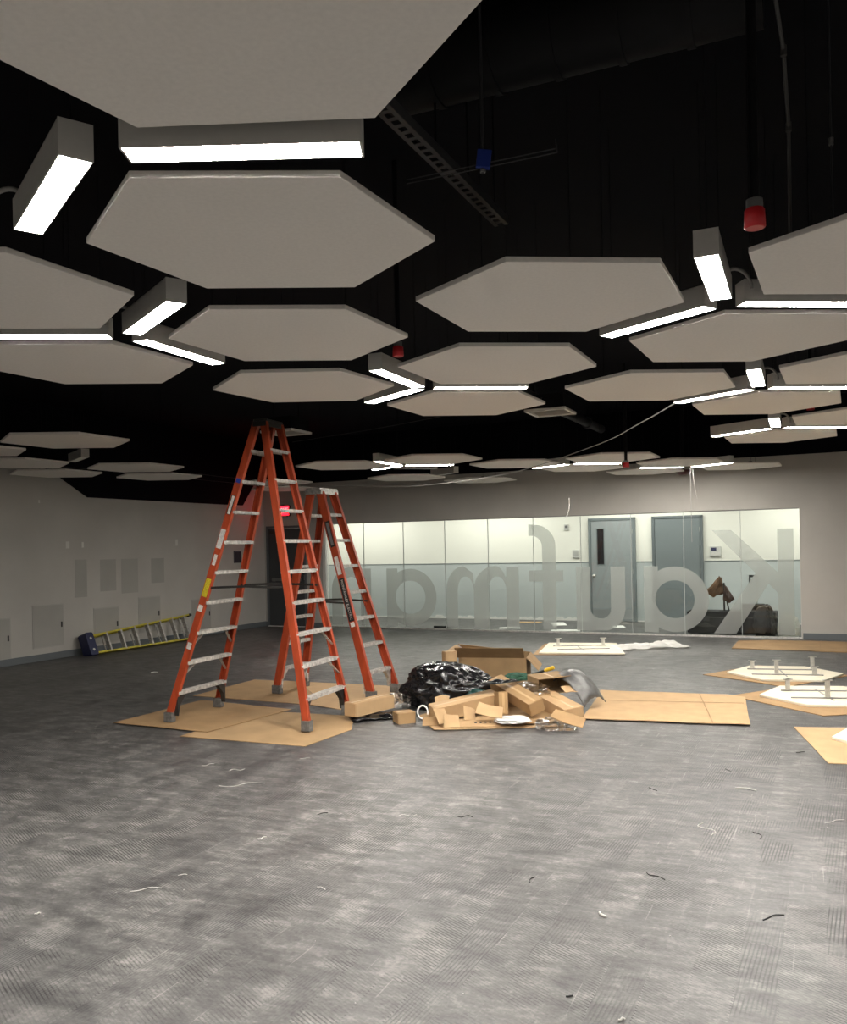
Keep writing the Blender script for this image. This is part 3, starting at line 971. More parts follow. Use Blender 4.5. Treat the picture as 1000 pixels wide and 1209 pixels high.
# ---------------------------------------------------------------- cardboard sheets on the floor
def sheet(name, label, pts, z, th, m, cat='cardboard', group=None, wave=.0, crease=None, seed=1, parent=None):
    """Flattened board from its corner points, finely split so that it can curl a little."""
    c = sum((Vector((p[0], p[1], 0)) for p in pts), Vector()) / len(pts)
    bm = bmesh.new()
    vs = [bm.verts.new((p[0] - c.x, p[1] - c.y, 0)) for p in pts]
    bm.faces.new(vs)
    bmesh.ops.recalc_face_normals(bm, faces=bm.faces)
    if bm.faces[:][0].normal.z < 0:
        bmesh.ops.reverse_faces(bm, faces=bm.faces)
    bmesh.ops.triangulate(bm, faces=bm.faces)
    for _ in range(4):
        bmesh.ops.subdivide_edges(bm, edges=[e for e in bm.edges if e.calc_length() > .16], cuts=1, use_grid_fill=True)
    for v in bm.verts:
        v.co.z = max(0, wave * noise.noise(Vector((v.co.x * 1.6 + seed * 7, v.co.y * 1.6, seed))) * (1 if v.is_boundary else .5))
    r = bmesh.ops.extrude_face_region(bm, geom=bm.faces[:])
    for v in [g for g in r['geom'] if isinstance(g, bmesh.types.BMVert)]:
        v.co.z += th
    bmesh.ops.recalc_face_normals(bm, faces=bm.faces)
    me = bpy.data.meshes.new(name); bm.to_mesh(me); bm.free()
    me.materials.append(m)
    o = bpy.data.objects.new(name, me); COL.objects.link(o)
    o.location = (c.x, c.y, z)
    tag(o, label, cat, group)
    return o


def fold_lines(o, lines, m=None):
    """Pressed fold lines: slim ridges across a sheet, given in world xy."""
    for (a, b) in lines:
        p = Vector((a[0] - o.location.x, a[1] - o.location.y, 0)); q = Vector((b[0] - o.location.x, b[1] - o.location.y, 0))
        z = max(v.co.z for v in o.data.vertices) + .0005
        MB().bar((p.x, p.y, z), (q.x, q.y, z), .008, .0016).build('fold_line', m or CARD_DARK, o)


def F2(*px):
    return [(fl(x, y).x, fl(x, y).y) for x, y in px]


s = sheet('cardboard_sheet', 'flattened cardboard sheet under the near left feet of the tall ladder', F2((134, 855), (245, 866), (344, 839), (238, 828)), .0105, .004, CARD, group='flattened cardboard sheets', wave=.004)
s = sheet('cardboard_sheet', 'flattened cardboard sheet nearest the camera under the tall ladder', F2((212, 870), (360, 882), (415, 862), (418, 846), (312, 840)), .002, .004, CARD_UNDER, group='flattened cardboard sheets', wave=.002)
s = sheet('cardboard_sheet', 'long flattened cardboard sheet under the back feet of both orange ladders', F2((228, 822), (300, 803), (356, 805), (374, 827), (360, 832)), .002, .004, CARD, group='flattened cardboard sheets', wave=.002)
s = sheet('cardboard_sheet', 'flattened cardboard sheet reaching from the short ladder to the rubbish pile', F2((362, 832), (376, 825), (352, 805), (500, 812), (500, 822), (440, 842), (425, 842)), .002, .004, CARD_LIGHT, group='flattened cardboard sheets', wave=.002)
s = sheet('cardboard_sheet', 'large flattened box lying right of the rubbish pile, scuffed edges', F2((684, 850), (690, 846), (706, 824), (709, 817), (780, 819), (858, 822), (880, 825), (884, 850), (886, 858)), .012, .006, CARD_LIGHT, group='flattened cardboard sheets', wave=.012, seed=3)
fold_lines(s, [F2((700, 829), (878, 833)), F2((826, 822), (842, 856))])
s = sheet('cardboard_sheet', 'cardboard sheet along the far wall baseboard on the right', F2((864, 766), (872, 757), (960, 757.5), (1030, 760), (1030, 772)), .002, .012, CARD_RAW, group='flattened cardboard sheets', wave=.02, seed=6)
fold_lines(s, [F2((968, 758.5), (969, 769))])
ca1 = sheet('cardboard_sheet', 'pointed cardboard sheet under the far upturned panel on the right', F2((830, 797), (896, 786), (1004, 798), (926, 812), (905, 808)), .002, .006, CARD, group='flattened cardboard sheets', wave=.004, seed=8)
ca2 = sheet('cardboard_sheet', 'pointed cardboard sheet under the middle upturned panel on the right', F2((862, 822), (922, 813), (1040, 817), (1040, 842), (972, 846)), .002, .006, CARD, group='flattened cardboard sheets', wave=.004, seed=9)
ca3 = sheet('cardboard_sheet', 'cardboard sheet nearest the camera at the right photo edge', F2((937, 859), (1070, 862), (1090, 906), (978, 902)), .002, .006, CARD_LIGHT, group='flattened cardboard sheets', wave=.006, seed=10)
ca4 = sheet('cardboard_sheet', 'thin cardboard under the far upturned panel before the glass', F2((629, 773.5), (643, 760.5), (700, 761.5), (700, 773.5)), .002, .006, CARD_RAW, group='flattened cardboard sheets', wave=.002, seed=11)


# upturned hexagon panels waiting on the floor with their hanging brackets
def floor_panel(label, px, rot, posts, z=.009, sc=1.0, cut=False):
    c = fl(*px)
    r = thing('upturned_panel', label, 'ceiling panel', TR(c.x, c.y, z, rot), 'upturned panels on the floor')
    if cut:
        MB().prism([(p_.x - c.x, p_.y - c.y) for p_ in [fl(*q) for q in ((636, 773), (648, 761), (728, 761.5), (738, 774))]], 0, .024).build('board', CREAM, r, .004)
    else:
        MB().prism(hexpts(SIDE * sc), 0, .024).build('board', CREAM, r, .004)
    for k in (-1, 1):
        MB().box((-.40, k * .22 - .012, .024), (.40, k * .22 + .012, .036)).build('cross_rail', mat('rail_grey', (.30, .29, .27), .5, .4), r, .002)
    MB().box((-.03, -.34, .024), (-.015, .34, .028)).build('stiffener', mat('rail_grey', (.3, .29, .27), .5, .4), r)
    for x, y, h in posts:
        q = MB().box((x - .022, y - .016, .036), (x + .022, y + .016, .036 + h)).box((x - .045, y - .016, .036 + h - .012), (x + .05, y + .016, .036 + h))
        q.box((x - .05, y - .02, .036), (x + .05, y + .02, .042)).build('bracket', STEEL, r, .002)
    return r


floor_panel('far upturned cream hexagon panel on the right with four steel brackets', (926, 797), math.radians(-14), [(-.34, .22, .10), (-.12, -.22, .17), (.36, .22, .16), (.30, -.22, .10)])
floor_panel('middle upturned cream hexagon panel on the right, cut by the photo edge', (976, 824), math.radians(-10), [(-.33, .22, .12), (-.05, -.22, .18), (.40, .22, .18)])
floor_panel('nearest upturned cream hexagon panel on the right, only its corner in view', (1087, 877), math.radians(-12), [(-.1, -.22, .15), (.3, .22, .15)])
floor_panel('upturned cream panel on the floor before the glass screen', (686, 767), 0, [(-.34, .10, .13), (.36, .06, .13)], cut=True)


def film(name, label, p0, p1, width, hmax, m, cat, seed=0, nx=40, ny=14, group=None, fq=5.):
    """Crumpled sheet of plastic between two floor points."""
    p0, p1 = Vector((*p0, 0)), Vector((*p1, 0))
    d = p1 - p0; n = Vector((-d.y, d.x, 0)).normalized()
    vs = []
    for i in range(nx + 1):
        for j in range(ny + 1):
            a, b = i / nx, j / ny - .5
            w = width * (1 - .45 * a) * (1 + .4 * noise.noise(Vector((a * 5, seed, 0))))
            q = p0 + d * a + n * (b * w)
            h = abs(noise.noise(Vector((q.x * fq, q.y * fq, seed)))) * 1.3 + .6 * abs(noise.noise(Vector((q.x * fq * 2.8, q.y * fq * 2.8, seed + 3))))
            edge = min(1, 4 * min(a, 1 - a, b + .5, .5 - b) + .15)
            vs.append((q.x, q.y, .016 + hmax * h * edge))
    fs = [(i * (ny + 1) + j, (i + 1) * (ny + 1) + j, (i + 1) * (ny + 1) + j + 1, i * (ny + 1) + j + 1) for i in range(nx) for j in range(ny)]
    mb = MB(); mb.add(vs, fs, smooth=True)
    o = mb.build(name, m)
    c = (p0 + p1) / 2
    for v in o.data.vertices:
        v.co -= Vector((c.x, c.y, 0))
    o.location = (c.x, c.y, 0)
    md = o.modifiers.new('thick', 'SOLIDIFY'); md.thickness = .0012; md.offset = 1
    tag(o, label, cat, group)
    return o


a, b = fl(722, 767), fl(812, 764)
film('plastic_sheet', 'crumpled white plastic sheet trailing from the upturned panel before the glass', (a.x, a.y), (b.x, b.y), .50, .13, FILM_W, 'plastic sheet', 5, fq=2.4)

# ---------------------------------------------------------------- rubbish pile
def carton(name, label, L_, W_, H_, M, m, cat='box', open_end=None, flap=0., group=None):
    """Long closed carton with taped seam and flaps at its ends; x long."""
    r = thing(name, label, cat, M, group)
    t = .005
    l, w, h = L_ / 2, W_ / 2, H_
    b = MB().box((-l, -w, 0), (l, w, t)).box((-l, -w, h - t), (l, w, h)).box((-l, -w, t), (l, -w + t, h - t)).box((-l, w - t, t), (l, w, h - t))
    b.build('box_body', m, r, .0015)
    for s in (-1, 1):
        if open_end == s:
            MB().prism([(0, 0), (flap, .01), (flap, .016), (0, .006)], -w + .006, w - .006,
                       Matrix.Translation((s * l, 0, h - .008)) @ Matrix(((s, 0, 0, 0), (0, 0, 1, 0), (0, 1, 0, 0), (0, 0, 0, 1)))).build('flap', m, r)
        else:
            MB().box((s * l - .006, -w + t, t), (s * l + .002, w - t, h - t)).build('end_flap', m, r, .001)
    MB().box((-l + .01, -.012, h), (l - .01, .012, h + .0006)).build('seam_tape', mat('brown_tape', (.46, .30, .14), .35), r)
    return r


def cardbit(label, px, z, sx, sy, rx, ry, rz, m=None, seed=0):
    """Torn cardboard offcut: an uneven board with a corrugated rim."""
    rnd = random.Random(seed)
    c = fl(*px, z)
    pts = [(-sx / 2 + rnd.uniform(-.02, .02), -sy / 2), (0, -sy / 2 + rnd.uniform(-.015, .015)), (sx / 2, -sy / 2 + rnd.uniform(-.02, .02)), (sx / 2 + rnd.uniform(-.02, .02), sy / 2),
           (rnd.uniform(-.03, .03), sy / 2 + rnd.uniform(-.015, .015)), (-sx / 2, sy / 2 + rnd.uniform(-.02, .02))]
    o = MB().prism(pts, 0, .006).build('cardboard_offcut', m or CARD_LIGHT, None, .001)
    o.matrix_world = R3((c.x, c.y, c.z), rx, ry, rz)
    tag(o, label, 'cardboard', 'cardboard offcuts in the rubbish pile')
    return o


def blob(name, label, loc, size, seed, m, cat, wr=.16, fr=4.5, sub=5, group=None, floor_z=0., squash=None):
    """Slack plastic sack: rounded body with sharp folds."""
    bm = bmesh.new()
    bmesh.ops.create_icosphere(bm, subdivisions=sub, radius=1)
    facet = sub < 5
    for v in bm.verts:
        p = v.co.copy()
        n1 = noise.noise(p * 1.3 + Vector((seed, 0, 0)))
        n2 = 1 - 2 * abs(noise.noise(p * fr + Vector((seed * 3, 1, 0))))
        n3 = 1 - 2 * abs(noise.noise(p * fr * 2.3 + Vector((0, seed * 2, 5))))
        k = 1 + .22 * n1 + wr * (.6 * n2 + .3 * n3)
        q = Vector((p.x * size[0], p.y * size[1], p.z * size[2])) * k
        if squash:
            q = squash(q, p)
        q.z = max(q.z + size[2] * .72, .004)
        v.co = q
    me = bpy.data.meshes.new(name); bm.to_mesh(me); bm.free()
    for p in me.polygons:
        p.use_smooth = not facet
    me.materials.append(m)
    o = bpy.data.objects.new(name, me); COL.objects.link(o)
    o.location = (loc[0], loc[1], floor_z)
    tag(o, label, cat, group)
    return o


# base boards under the pile
sheet('cardboard_sheet', 'flattened carton under the front of the rubbish pile with printed marks', F2((494, 847), (512, 863), (600, 861), (684, 858), (690, 842), (640, 826), (560, 826)), .008, .006, CARD_LIGHT, group='flattened cardboard sheets', wave=.008, seed=21)
sheet('cardboard_sheet', 'smaller torn board lying on top of the printed carton in the pile', F2((594, 852), (600, 858.5), (672, 857), (676, 846), (640, 838)), .026, .006, CARD, group='flattened cardboard sheets', wave=.006, seed=22)
mk = fl(572, 855, .03)
mark = thing('printed_board', 'strip of cardboard with a row of black printed marks at the front of the pile', 'cardboard', R3((mk.x, mk.y, .034), math.radians(16), 0, math.radians(2)))
MB().prism([(-.26, -.055), (.24, -.07), (.26, .06), (-.22, .075)], 0, .005).build('board', CARD_LIGHT, mark, .001)
for k in range(5):
    MB().prism([(-.012, -.010), (.010, -.013), (.014, .010), (-.008, .014)], .005, .0055, R3((-.08 + .045 * k, .015, 0), 0, 0, k * .7)).build('print_mark', LABEL_K, mark)


def squash_bag(q, p):
    # slumps to the left and trails a pulled neck to the right
    if p.x > .35:
        q.z *= 1 - .35 * (p.x - .35)
        q.x += .18 * (p.x - .35)
    q.x -= .06 * q.z
    return q


bc = fl(522, 836)
blob('rubbish_bag', 'shiny black rubbish bag slumped on the left of the pile', (bc.x + .02, bc.y + .12), (.40, .33, .255), 2.3, BAG, 'bag', .22, 3.6, squash=squash_bag)
nk = fl(575, 812, .30)
ta, tb_ = dep(545, 808, 8.25), dep(612, 801, 8.35)
film('bag_scrap', 'loose black plastic tail pulled out over the boxes of the pile', (ta.x, ta.y), (tb_.x, tb_.y), .17, .06, BAG, 'plastic scrap', 9, 24, 10).location.z = .30
g = fl(540, 838)
blob('green_bag', 'dark green plastic bag peeking out beneath the black rubbish bag', (g.x + .16, g.y - .02), (.17, .10, .12), 5.1, GREEN_BAG, 'bag', .2, 4, 4)
fw0, fw1 = fl(414, 850), fl(482, 846)
film('bag_scrap', 'crinkled black plastic wrap on the floor under the small cartons left of the pile', (fw0.x, fw0.y), (fw1.x, fw1.y), .34, .085, BAG, 'plastic scrap', 12, 44, 16)

GB = 'cartons of the rubbish pile'
p = fl(437, 847)
carton('carton', 'long carton on black wrap left of the pile, beside the ladder foot', .56, .15, .13, TR(p.x, p.y, .055, math.radians(52)), CARD_LIGHT, group=GB)
p = fl(477.5, 853)
carton('carton', 'little square carton standing alone left of the pile front', .17, .15, .105, TR(p.x, p.y, .001, math.radians(22)), CARD, group=GB)


def laid(a, b, w, h, label, m, roll=0., **k):
    """Carton laid from point a to point b (centres of its ends)."""
    a, b = Vector(a), Vector(b)
    d = b - a
    x = d.normalized(); y = Vector((0, 0, 1)).cross(x).normalized(); z = x.cross(y)
    M = Matrix((x, y, z)).transposed().to_4x4()
    M = M @ Matrix.Rotation(roll, 4, 'X') @ Matrix.Translation((0, 0, -h / 2))
    M.translation = (a + b) / 2 + M.to_3x3() @ Vector((0, 0, -h / 2))
    return carton('carton', label, d.length, w, h, M, m, **k)


laid(dep(511, 842, 8.05), dep(585, 824, 8.35), .16, .135, 'long plain carton lying across the front of the pile below the bag', CARD_LIGHT, .15, group=GB)
laid(dep(586, 806, 8.65), dep(634, 835, 7.95), .15, .125, 'long carton sloping down right over the middle of the pile', CARD, .35, group=GB)
laid(dep(640, 824, 8.55), dep(678, 845, 7.95), .20, .15, 'long carton at the right end of the pile', CARD_LIGHT, .1, group=GB)
laid(dep(592, 843, 8.16), dep(591, 817, 8.2), .09, .16, 'folded carton sleeve standing upright in the pile', CARD, .2, group=GB)

# big open box at the back
bx = fl(584, 806)
BO = thing('open_carton', 'large open brown cardboard box with raised flaps at the back of the pile', 'box', TR(bx.x + .02, bx.y + .05, .0, math.radians(-12)))
l, w, h, t = .40, .30, .33, .006
MB().box((-l, -w, 0), (l, w, t)).box((-l, -w, t), (l, -w + t, h)).box((-l, w - t, t), (l, w, h)).box((-l, -w, t), (-l + t, w, h)).box((l - t, -w, t), (l, w, h)).build('box_body', CARD_DARK, BO, .002)
FX = Matrix(((1, 0, 0, 0), (0, 0, 1, 0), (0, 1, 0, 0), (0, 0, 0, 1)))
MB().add([(-l, w, h), (l, w, h), (l - .10, w - .02, h + .01), (-l - .10, w - .06, h + .10), (-l, w + t, h), (l, w + t, h), (l - .10, w - .02 + t, h + .012), (-l - .10, w - .06 + t, h + .102)],
         [(0, 1, 2, 3), (7, 6, 5, 4), (0, 1, 5, 4), (1, 2, 6, 5), (2, 3, 7, 6), (3, 0, 4, 7)]).build('flap', CARD_DARK, BO)
MB().box((-l - .02, -.22, 0), (l - .02, 0, .006), R3((0, -w, h), math.radians(-38))).build('flap', CARD_DARK, BO)
MB().box((0, -w + .02, 0), (.20, w - .02, .006), R3((l, 0, h), 0, math.radians(48))).build('flap', CARD, BO)
MB().box((-.16, -w + .02, 0), (0, w - .02, .006), R3((-l, 0, h), 0, math.radians(32))).build('flap', CARD_DARK, BO)
# small open box on the right of the pile
p = dep(648, 822, 8.65)
carton('carton', 'open brown carton with a dark mouth behind the right end of the pile', .26, .34, .17, R3((p.x, p.y, .165), .05, .04, math.radians(-72)), CARD_DARK, open_end=1, flap=.05, group=GB)
p = dep(623, 838, 8.75)
carton('carton', 'flat crushed carton deep in the middle of the pile', .62, .34, .15, TR(p.x, p.y + .05, .013, math.radians(-8)), CARD_DARK, group=GB)
p = dep(560, 836, 8.7)
carton('carton', 'crushed carton under the rubbish bag behind the front row', .50, .26, .17, TR(p.x, p.y, .013, math.radians(10)), CARD, group=GB)
p = dep(531, 783, 9.75)
carton('carton', 'pale carton end poking up behind the black rubbish bag', .14, .10, .46, TR(p.x, p.y, .0, math.radians(25)), CARD_LIGHT, group=GB)
for k, (lab, px, z, sx, sy, rx, ry, rz, m) in enumerate((
        ('square cardboard offcut tilted on the left front of the pile', (521, 846), .10, .15, .15, 1.0, .1, .7, CARD_LIGHT),
        ('square cardboard offcut lying flat right of the tilted one at the pile front', (534, 852), .065, .14, .13, .95, .05, .12, CARD_LIGHT),
        ('square cardboard offcut standing on its corner under the long front carton', (554, 844), .10, .14, .13, 1.05, .35, .35, CARD_LIGHT),
        ('narrow cardboard offcut at the left rim of the pile', (509, 851), .055, .15, .10, .9, 0, .1, CARD),
        ('curved cardboard offcut in the middle front, left of the white paper', (579, 839), .15, .24, .12, .7, .15, -.2, CARD_LIGHT),
        ('small cardboard offcut under the rubbish bag rim', (521, 828), .17, .13, .11, 1.0, .1, .2, CARD_LIGHT),
        ('cardboard offcut poking out right of the open brown carton', (672, 814), .22, .15, .10, .5, 0, .3, CARD_LIGHT),
        ('long cardboard offcut on the right rim of the pile', (672, 848), .13, .30, .12, .55, .25, -.55, CARD),
)):
    cardbit(lab, px, z, sx, sy, rx, ry, rz, m, k)
p = fl(604, 846, .10)
blob('crumpled_paper', 'crumpled white paper on the front of the pile', (p.x, p.y), (.125, .075, .032), 7.7, mat('tissue_white', (.60, .59, .57), .9), 'paper', .5, 3.4, 3, floor_z=.045)
p = fl(657, 861)
blob('clear_wrap', 'crumpled clear plastic wrap on the floor before the pile', (p.x, p.y), (.14, .085, .055), 3.3, FILM, 'plastic wrap', .6, 2.6, 4)
p = dep(626, 815, 8.5)
blob('clear_wrap', 'crumpled clear plastic wrap stuffed between the cartons on top of the pile', (p.x, p.y), (.17, .12, .075), 6.3, FILM, 'plastic wrap', .55, 2.6, 4, floor_z=p.z - .07)
p = fl(432 + 38, 838)
blob('clear_wrap', 'small crumple of clear plastic wrap behind the square carton', (p.x, p.y), (.10, .08, .07), 8.8, FILM, 'plastic wrap', .55, 2.6, 4, floor_z=.03)
p = dep(499, 838, 8.02)
lp = [(p.x + .06 * math.cos(a) * .8, p.y + .03 * math.sin(a), .05 + .055 * (1 + math.sin(a * 1.0))) for a in [2 * math.pi * k / 20 - .4 for k in range(18)]]
o = MB().tube(lp, .008, 6).build('strap', WHITE); tag(o, 'curled white packing strap at the left rim of the pile', 'strap')

# scoop shovel with wooden handle and green glove on its grip, plus the yellow gripped tool
S0, S1 = dep(615, 800, 8.9), dep(662, 799, 8.75)
sh = thing('shovel', 'grey scoop shovel with wooden handle resting on the right of the pile', 'shovel', Matrix.Translation(S0))
d = S1 - S0
MB().tube([(0, 0, 0), d * .5, d], [.018, .019, .02], 8).build('handle', WOOD, sh)
e = dep(703, 824, 8.45) - S0
ax = (e - d); n_ = Vector((.25, -.6, .7)).normalized(); sd = ax.cross(n_).normalized()
vs, fs = [], []
NX, NY = 14, 12
sd = Vector((ax.y, -ax.x, 0)).normalized() * -1                     # across the blade
for i in range(NX + 1):
    a_ = i / NX
    for j in range(NY + 1):
        b_ = j / NY * 2 - 1
        wv = .13 + .05 * min(1, a_ * 2.5)
        up = .16 * math.sin(math.pi * min(1, a_ * 1.0 + .12)) ** .8 if a_ < .88 else .16 * math.sin(math.pi * 1.0) + .02
        up = .15 * math.sin(math.pi * (.10 + .88 * a_))
        c_ = d + ax * a_ + sd * (wv * b_) + Vector((0, 0, up - .075 * abs(b_) ** 2.4 + .006 * math.cos(b_ * 14)))
        vs.append(c_)
for i in range(NX):
    for j in range(NY):
        k = i * (NY + 1) + j
        fs.append((k, k + NY + 1, k + NY + 2, k + 1))
o = MB().add(vs, fs, smooth=True).build('scoop', mat('shovel_steel', (.13, .13, .128), .38, .35, var=.3, scale=14), sh)
md = o.modifiers.new('thick', 'SOLIDIFY'); md.thickness = .008
MB().tube([d * .9, d * 1.0, d + ax * .12], [.026, .026, .018], 10).build('socket', DARK_STEEL, sh)
p = dep(610, 800, 8.85)
blob('work_glove', 'dark green work glove over the end of the shovel handle', (p.x, p.y), (.115, .06, .045), 4.4, GREEN_PL, 'glove', .25, 2.6, 4, floor_z=p.z - .03)
a, b = dep(627, 797, 9.3), dep(654, 788, 9.15)
tl = thing('hand_tool', 'black tool handle with yellow grip sticking out behind the pile', 'tool', Matrix.Translation(a))
MB().tube([(b - a) * -2.5, (b - a) * .62], .014, 8).build('shaft', LABEL_K, tl)
MB().tube([(b - a) * .6, (b - a) * .66, (b - a) * .95, (b - a)], [.014, .02, .022, .016], 8).build('grip', YEL_PL, tl)

# ---------------------------------------------------------------- things behind the glass
def RP(u, w, z=0, rz=0.):
    return ROOM @ TR(u, -w, z, rz)


bench = thing('equipment_case', 'long low black case on the corridor floor behind the glass', 'case', RP(9.60, -.62))
MB().box((-.78, -.24, .03), (.70, .24, .41)).build('case_body', mat('black_case', (.006, .0055, .0055), .6, var=.3, scale=6, spec=.15), bench, .012)
MB().box((-.79, -.25, .30), (.71, .25, .318)).build('lid_rim', DARK_STEEL, bench, .003)
for x in (-.45, .5):
    MB().box((x - .05, -.262, .25), (x + .05, -.248, .33)).build('latch', mat('case_latch', (.035, .035, .035), .3, .8), bench, .003)
for x in (-.7, .6):
    for y in (-.18, .18):
        MB().tube([(x, y - .02, .02), (x, y + .02, .02)], .02, 10).build('caster', RUBBER, bench)
jk = thing('draped_jacket', 'brown jacket draped over a short black stand on the black case', 'jacket', RP(9.40, -.62, .41))
MB().tube([(.03, 0, 0), (.03, 0, .50)], .015, 8).tube([(.11, 0, 0), (.05, 0, .30)], .013, 8).tube([(-.03, 0, .006), (.14, 0, .006)], .012, 6).build('stand', LABEL_K, jk)
def cloth(name, seed, c, sx, sz, tilt, m, parent):
    vs, fs = [], []
    for i in range(15):
        a_ = i / 14
        for j in range(13):
            b_ = j / 12 * 2 - 1
            wv = sx * (.18 + .82 * a_)
            x = c[0] + b_ * wv + tilt * a_
            y = c[1] - .10 * (1 - b_ * b_) * (.3 + .7 * (1 - a_)) + .05 * noise.noise(Vector((b_ * 3, a_ * 3, seed)))
            z = c[2] - a_ * sz * (1 - .22 * abs(b_)) + .06 * noise.noise(Vector((b_ * 2, a_ * 2, seed + 9)))
            vs.append((x, y, z))
    for i in range(14):
        for j in range(12):
            k = i * 13 + j
            fs.append((k, k + 1, k + 14, k + 13))
    o = MB().add(vs, fs, smooth=True).build(name, m, parent)
    md = o.modifiers.new('thick', 'SOLIDIFY'); md.thickness = .012
    return o
cloth('jacket_body', 1.0, (-.03, 0, .60), .16, .36, -.10, BROWN_CLOTH, jk)
cloth('sleeve', 4.0, (.06, -.03, .44), .10, .30, .05, mat('brown_lining', (.10, .055, .04), .9, var=.2, scale=14), jk)
hc = thing('trolley_case', 'rolling black case with a raised telescopic handle behind the frosted letter', 'trolley', RP(9.88, -1.15))
MB().box((-.20, -.13, .04), (.20, .13, .50)).build('case_body', mat('black_case', (.006, .0055, .0055), .6), hc, .03)
MB().tube([(-.055, .08, .50), (-.055, .08, .98)], .010, 6).tube([(.055, .08, .50), (.055, .08, .98)], .010, 6).build('handle_tube', STEEL, hc)
MB().bar((-.075, .08, 1.0), (.075, .08, 1.0), .034, .04).bar((-.06, .08, 1.0), (-.06, .08, .86), .03, .03, (0, 1, 0)).bar((.06, .08, 1.0), (.06, .08, .86), .03, .03, (0, 1, 0)).build('handle_grip', LABEL_K, hc, .004)
for x in (-.15, .15):
    MB().tube([(x, .05, .03), (x, .09, .03)], .03, 10).build('wheel', RUBBER, hc)
M = RP(10.12, -.23)
o = blob('rubbish_bag', 'full black rubbish bag standing behind the right end of the glass', (0, 0), (.165, .10, .30), 6.6, BAG, 'bag', .2, 3.4)
o.location = (M.translation.x, M.translation.y, 0)
M = RP(10.49, -.27)
o = blob('clear_rubbish_bag', 'half clear rubbish bag beside the black bag at the end of the glass', (0, 0), (.15, .13, .24), 1.6, FILM_W, 'bag', .22, 3.2, 4)
o.location = (M.translation.x, M.translation.y, 0)
for k, (u, w, a_, b_, rz, lab) in enumerate(((5.35, -.75, .42, .30, .3, 'white paper sheet on the corridor floor behind the glass, middle of three'),
                                             (5.35, -2.05, .50, .32, .1, 'pale board on the corridor floor under the second arch of the letter'),
                                             (6.05, -1.8, .30, .75, .35, 'white paper strip on the corridor floor near the corridor door'),
                                             (6.55, -.55, .55, .35, .2, 'white paper sheet on the corridor floor just behind the glass by the door'),
                                             (7.35, -1.5, .25, .45, .3, 'small white paper on the corridor floor before the door'))):
    o = MB().prism([(-a_ / 2, -b_ / 2), (a_ / 2, -b_ / 2 + .02), (a_ / 2 - .02, b_ / 2), (-a_ / 2, b_ / 2 - .03)], 0, .003).build('paper_sheet', PAPER if k != 1 else CARD_LIGHT)
    o.matrix_world = RP(u, w, .001, rz)
    tag(o, lab, 'paper', 'papers on the corridor floor')
br = thing('dustpan', 'small black dustpan on the floor behind the glass base', 'dustpan', RP(4.05, -.22, 0))
MB().prism([(-.17, -.05), (.15, -.07), (.15, .06), (-.13, .07)], .001, .012).box((-.16, .05, .01), (.15, .065, .06)).build('pan', LABEL_K, br, .003)
MB().bar((.14, 0, .045), (.32, .02, .055), .03, .02).build('handle', LABEL_K, br, .004)

# ---------------------------------------------------------------- dark gear under the ceiling
def ceil_thing(name, label, cat, group=None, loc=(0, 0, 0)):
    return thing(name, label, cat, Matrix.Translation(loc), group)


# perforated strut channel
a, b = fl(436, 113, 3.28), fl(592, 266, 3.28)
st = ceil_thing('strut_channel', 'dark perforated strut channel running back under the black ceiling', 'strut', loc=a)
d = b - a; L_ = d.length; x = d.normalized(); y = Vector((-x.y, x.x, 0))
web = MB()
wd = .072
n_slot = 24
P = L_ / n_slot
for s in (-1, 1):
    web.bar(y * (s * wd * .36), y * (s * wd * .36) + d, wd * .28, .003)
for k in range(n_slot):
    web.bar(x * (k * P), x * (k * P + P * .42), wd * .46, .003)
web.bar(y * (wd / 2) + Vector((0, 0, .02)), y * (wd / 2) + d + Vector((0, 0, .02)), .003, .04)
web.bar(y * (-wd / 2) + Vector((0, 0, .02)), y * (-wd / 2) + d + Vector((0, 0, .02)), .003, .04)
GEAR_G = mat('strut_dark_grey', (.05, .05, .053), .5, .2)
web.build('channel', GEAR_G, st)
for k in (.42, .68, .93):
    MB().tube([d * k, d * k + Vector((0, 0, DECK - 3.28))], .005, 6).build('threaded_rod', BLACK_GEAR, st)

# round ducts
for lab, p0, p1, z, rr in (('wide black round duct crossing high in the upper right', (452, 92), (900, -27), 3.70, .17),):
    a, b = fl(*p0, z), fl(*p1, z)
    du = ceil_thing('air_duct', lab, 'duct', None, a)
    d = b - a
    MB().tube([(0, 0, 0), d], rr, 20).build('duct_run', BLACK_GEAR, du)
    for k in range(1, 6):
        MB().tube([d * (k / 6) - d.normalized() * .015, d * (k / 6) + d.normalized() * .015], rr + .008, 20).build('joint_band', BLACK_GEAR, du)
        if k % 2:
            MB().tube([d * (k / 6) + Vector((0, 0, rr)), d * (k / 6) + Vector((0, 0, DECK - z))], .006, 6).build('hanger_rod', BLACK_GEAR, du)
a, b = fl(622, 466, 3.72), fl(760, 530, 3.72)
pp = ceil_thing('drain_pipe', 'black pipe with couplings slanting back beside the white framed vent', 'pipe', loc=a)
d = b - a
MB().tube([d * -.1, d], .075, 14).build('pipe_run', mat('pipe_black', (.055, .055, .058), .35), pp)
for k in (.14, .40, .72):
    MB().tube([d * k - d.normalized() * .05, d * k + d.normalized() * .06], .098, 14).build('coupling', mat('pipe_black', (.055, .055, .058), .35), pp)
    MB().tube([d * k + Vector((0, 0, .06)), d * k + Vector((0, 0, DECK - 3.72))], .006, 6).build('hanger_rod', BLACK_GEAR, pp)

